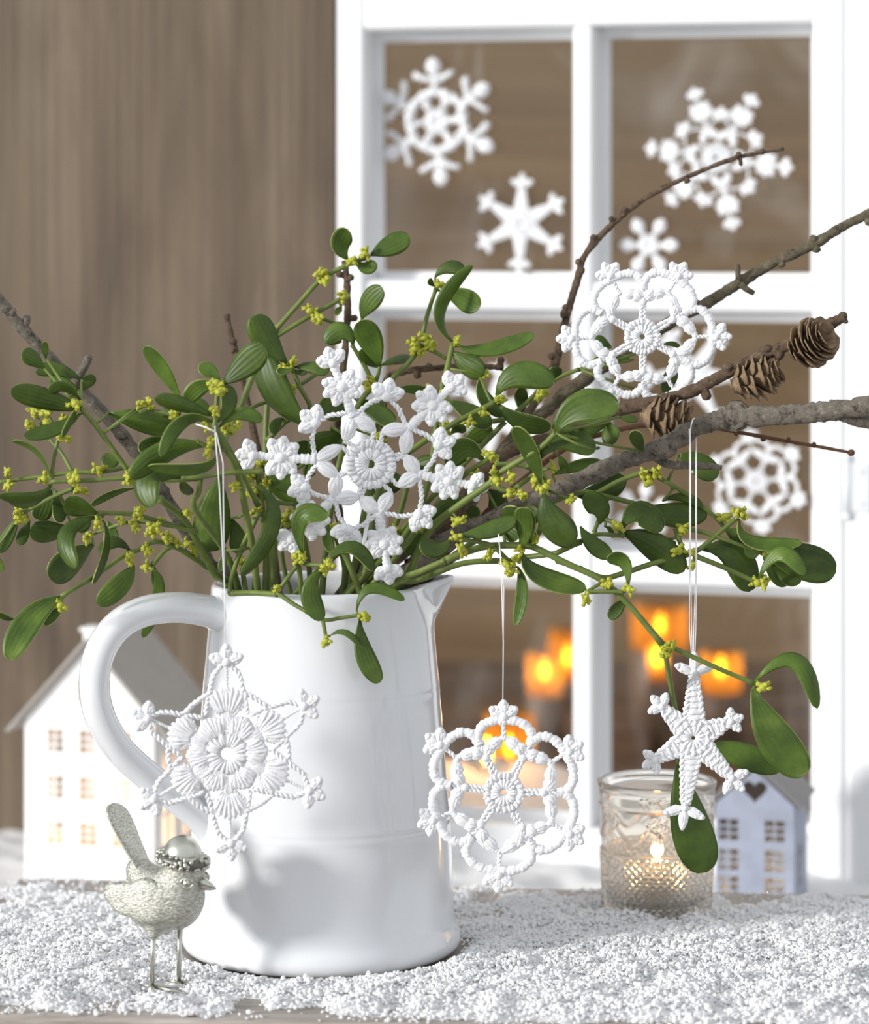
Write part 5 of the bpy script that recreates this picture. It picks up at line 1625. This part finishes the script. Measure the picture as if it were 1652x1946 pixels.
branch('bare_branch', 'thick smooth grey branch reaching out to the right, carrying the crochet star', [(694, 1185, -1.2), (750, 1112, -1.5), (800, 1072, -2.0), (860, 1022, -2.7), (940, 985), (1030, 945), (1120, 905), (1200, 870), (1260, 850), (1320, 815), (1370, 797), (1400, 792), (1470, 790), (1540, 785), (1600, 778), (1664, 770)], -0.4, -9.5, 17, 19, M['bark_grey'],
       [(1270, 848, 8, 14, 10), (1290, 838, 4, 6, 12), (1402, 793, -4, -2, 19), (1440, 785, 8, -12, 5), (1160, 892, -4, -14, 6)],
       forks=[([(1240, 862), (1270, 882), (1310, 884), (1350, 886), (1372, 889)], -5.4, -5.2, 10, 5), ([(1588, 782), (1620, 796), (1664, 806)], -8.9, -8.4, 13, 12)])
branch('larch_twig', 'very thin reddish twig crossing behind the thick branch at the right', [(703, 1185, .95), (765, 1112, 1.15), (800, 1088), (860, 1040), (960, 940), (1080, 850), (1200, 812), (1320, 803), (1370, 815), (1450, 830), (1540, 846), (1618, 860)], .9, 1, 7, 3, M['bark_red'],
       [(1450, 830, 1, 6, 4), (1545, 848, 3, -5, 3), (1616, 860, 2, 0, 4), (1400, 820, 0, 6, 3), (1500, 838, 0, -5, 3)])
branch('larch_twig', 'short knobbly twig lying level behind the curled mistletoe leaf', [(630, 1150), (690, 1060), (722, 960), (728, 800), (733, 725), (770, 706), (820, 700), (880, 697), (930, 697), (957, 700)], 3.0, 3.5, 8, 5, M['bark_brown'],
       [(793, 706, 0, 10, 6), (950, 698, 3, -16, 5), (816, 700, 0, -7, 4), (743, 718, -6, -6, 4)])
branch('bare_branch', 'dark broken branch end beside the jug spout', [(738, 1192, 1.9), (772, 1134, 2.0), (810, 1100, 2.1), (848, 1070, 2.2), (870, 1054)], 2, 2.2, 8.5, 9, M['bark_brown'])

def settle():
    """stems and branches that would run through one another slide apart along the line of sight"""
    C = []                                         # [points, radius px, owner, inside jug, pinned, parent curve, parent point, gap]
    for k, s in enumerate(SPR):
        first = len(C)
        for j, (q, w, w1) in enumerate(s.stems):
            par = None
            for c in range(first, len(C)):
                d = np.hypot(C[c][0][:, 0] - q[0][0], C[c][0][:, 1] - q[0][1]); i = d.argmin()
                if d[i] < 14 and (par is None or d[i] < par[2]): par = (c, i, d[i])
            C.append([q, w * .59, 's%d' % k, s.inside[j], k in (2, 9), par and par[0], par and par[1], 0.0, s.hand[j]])
            if par: C[-1][7] = q[0][2] - C[par[0]][0][par[1]][2]
    for k, b in enumerate(BRS):
        C.append([b.q, b.a[4] * 1.08, 'b%d' % k, not b.spout, 'carrying the crochet star' in b.a[1], None, None, 0, b.hand])
    for it in range(120):
        hit = 0
        for i in range(len(C)):
            A = C[i]
            for j in range(i + 1, len(C)):
                Bc = C[j]
                if A[2] == Bc[2] or (A[8] and Bc[8]): continue      # the bundle at the spout is laid by hand
                need = A[1] + Bc[1] + .4
                D = np.hypot(A[0][:, None, 0] - Bc[0][None, :, 0], A[0][:, None, 1] - Bc[0][None, :, 1])
                if D.min() >= need: continue
                ia, ib = np.nonzero(D < need)
                gap = np.sqrt(need ** 2 - D[ia, ib] ** 2) * 3.25e-4 + .0004
                dy = A[0][ia, 2] - Bc[0][ib, 2]
                short = gap - np.abs(dy)
                m = short.argmax()
                if short[m] <= 0: continue
                hit += 1
                sg = 1.0 if dy[np.abs(dy).argmax()] >= 0 else -1.0
                for X, k, e in ((A, ia[m], sg), (Bc, ib[m], -sg)):
                    x = X[0]
                    d2 = (x[:, 0] - x[k][0]) ** 2 + (x[:, 1] - x[k][1]) ** 2
                    wt = np.exp(-d2 / (2 * 45.0 ** 2))
                    if X[8]: wt = wt * np.clip((1050 - x[:, 1]) / 60, 0, 1)
                    if X[4]: wt = wt * np.clip((x[:, 1] - 1045) / 60, 0, 1)
                    x[:, 2] += e * short[m] * .5 * wt
        for X in C:
            if X[5] is not None:
                X[0][:, 2] += C[X[5]][0][X[6]][2] + X[7] - X[0][0][2]
            if X[3] and not X[8]: X[0][:] = keep_in_jug(X[0], X[1])
        if not hit: break
settle()
for s in SPR: s.build()
for b in BRS:
    o = build_branch(b)
    if b is cone_twig: tw = o

# larch cones: thing larch_twig > cone > scale
def scale_mesh():
    V, F = [], []
    nu, nv = 6, 4
    for i in range(nu + 1):
        u = i / nu
        w = (.30 + .75 * math.sin(min(1, u * 1.25) * PI / 2)) * (1 if u < .8 else 1 - .35 * ((u - .8) / .2) ** 2) * .55
        for k in range(nv + 1):
            v = k / nv * 2 - 1
            V.append((u, v * w, .22 * u * u - .26 * w * v * v + .14 * max(0, u - .75) + .03 * math.sin(9 * v + 5 * u)))
    for i in range(nu):
        for k in range(nv):
            b = i * (nv + 1) + k
            F.append((b, b + 1, b + nv + 2, b + nv + 1))
    me = bpy.data.meshes.new('scale'); me.from_pydata(V, [], F); me.materials.append(M['cone'])
    me.polygons.foreach_set('use_smooth', [True] * len(me.polygons))
    return me
SCALE = scale_mesh()
def cone(base, tip, y0, y1, wpx, seed):
    A, B = P(*base, y0), P(*tip, y1)
    ax = B - A; Lc = np.linalg.norm(ax); ax = ax / Lc
    e1 = np.cross(ax, (0, 0, 1.0)); e1 /= np.linalg.norm(e1); e2 = np.cross(ax, e1)
    R_ = wpx / 2 * mpp(y0)
    og = org(tw)
    mb = MB(); tt = np.linspace(0, 1, 10)
    mb.tube([A + ax * Lc * u * .92 for u in tt], R_ * .5 * np.sin(np.clip(.15 + tt * .85, 0, 1) * PI) ** .6 + R_ * .04, 12)
    core = mb.build('cone', M['cone_core'], tw)
    g = np.random.default_rng(seed)
    n = 30
    for i in range(n):
        u = (i + .5) / n
        a = i * 2.39996
        rad = e1 * math.cos(a) + e2 * math.sin(a)
        prof = math.sin(min(1, .2 + u * .9) * PI * .86) ** .55
        open_ = math.radians(42 - 24 * u + g.uniform(-7, 7))
        d = ax * math.cos(open_) + rad * math.sin(open_)
        nr = rad * math.cos(open_) - ax * math.sin(open_)
        nr = -nr
        sd = np.cross(nr, d)
        sl = R_ * (.86 * prof + .14) * g.uniform(.92, 1.08)
        pos = A + ax * Lc * (u * .80 - .04) + rad * R_ * .30 * prof
        M4 = Matrix(((d[0] * sl, sd[0] * sl, -nr[0] * sl, pos[0] - og[0]), (d[1] * sl, sd[1] * sl, -nr[1] * sl, pos[1] - og[1]),
                     (d[2] * sl, sd[2] * sl, -nr[2] * sl, pos[2] - og[2]), (0, 0, 0, 1)))
        o = bpy.data.objects.new('scale', SCALE); COL.objects.link(o); o.parent = core
        o.matrix_local = M4
        sm = o.modifiers.new('thickness', 'SOLIDIFY'); sm.thickness = .05; sm.offset = 0
cone((1220, 790), (1318, 798), -.018, -.022, 86, 1)
cone((1392, 735), (1492, 702), -.022, -.026, 80, 2)
cone((1510, 672), (1575, 634), -.022, -.042, 92, 3)
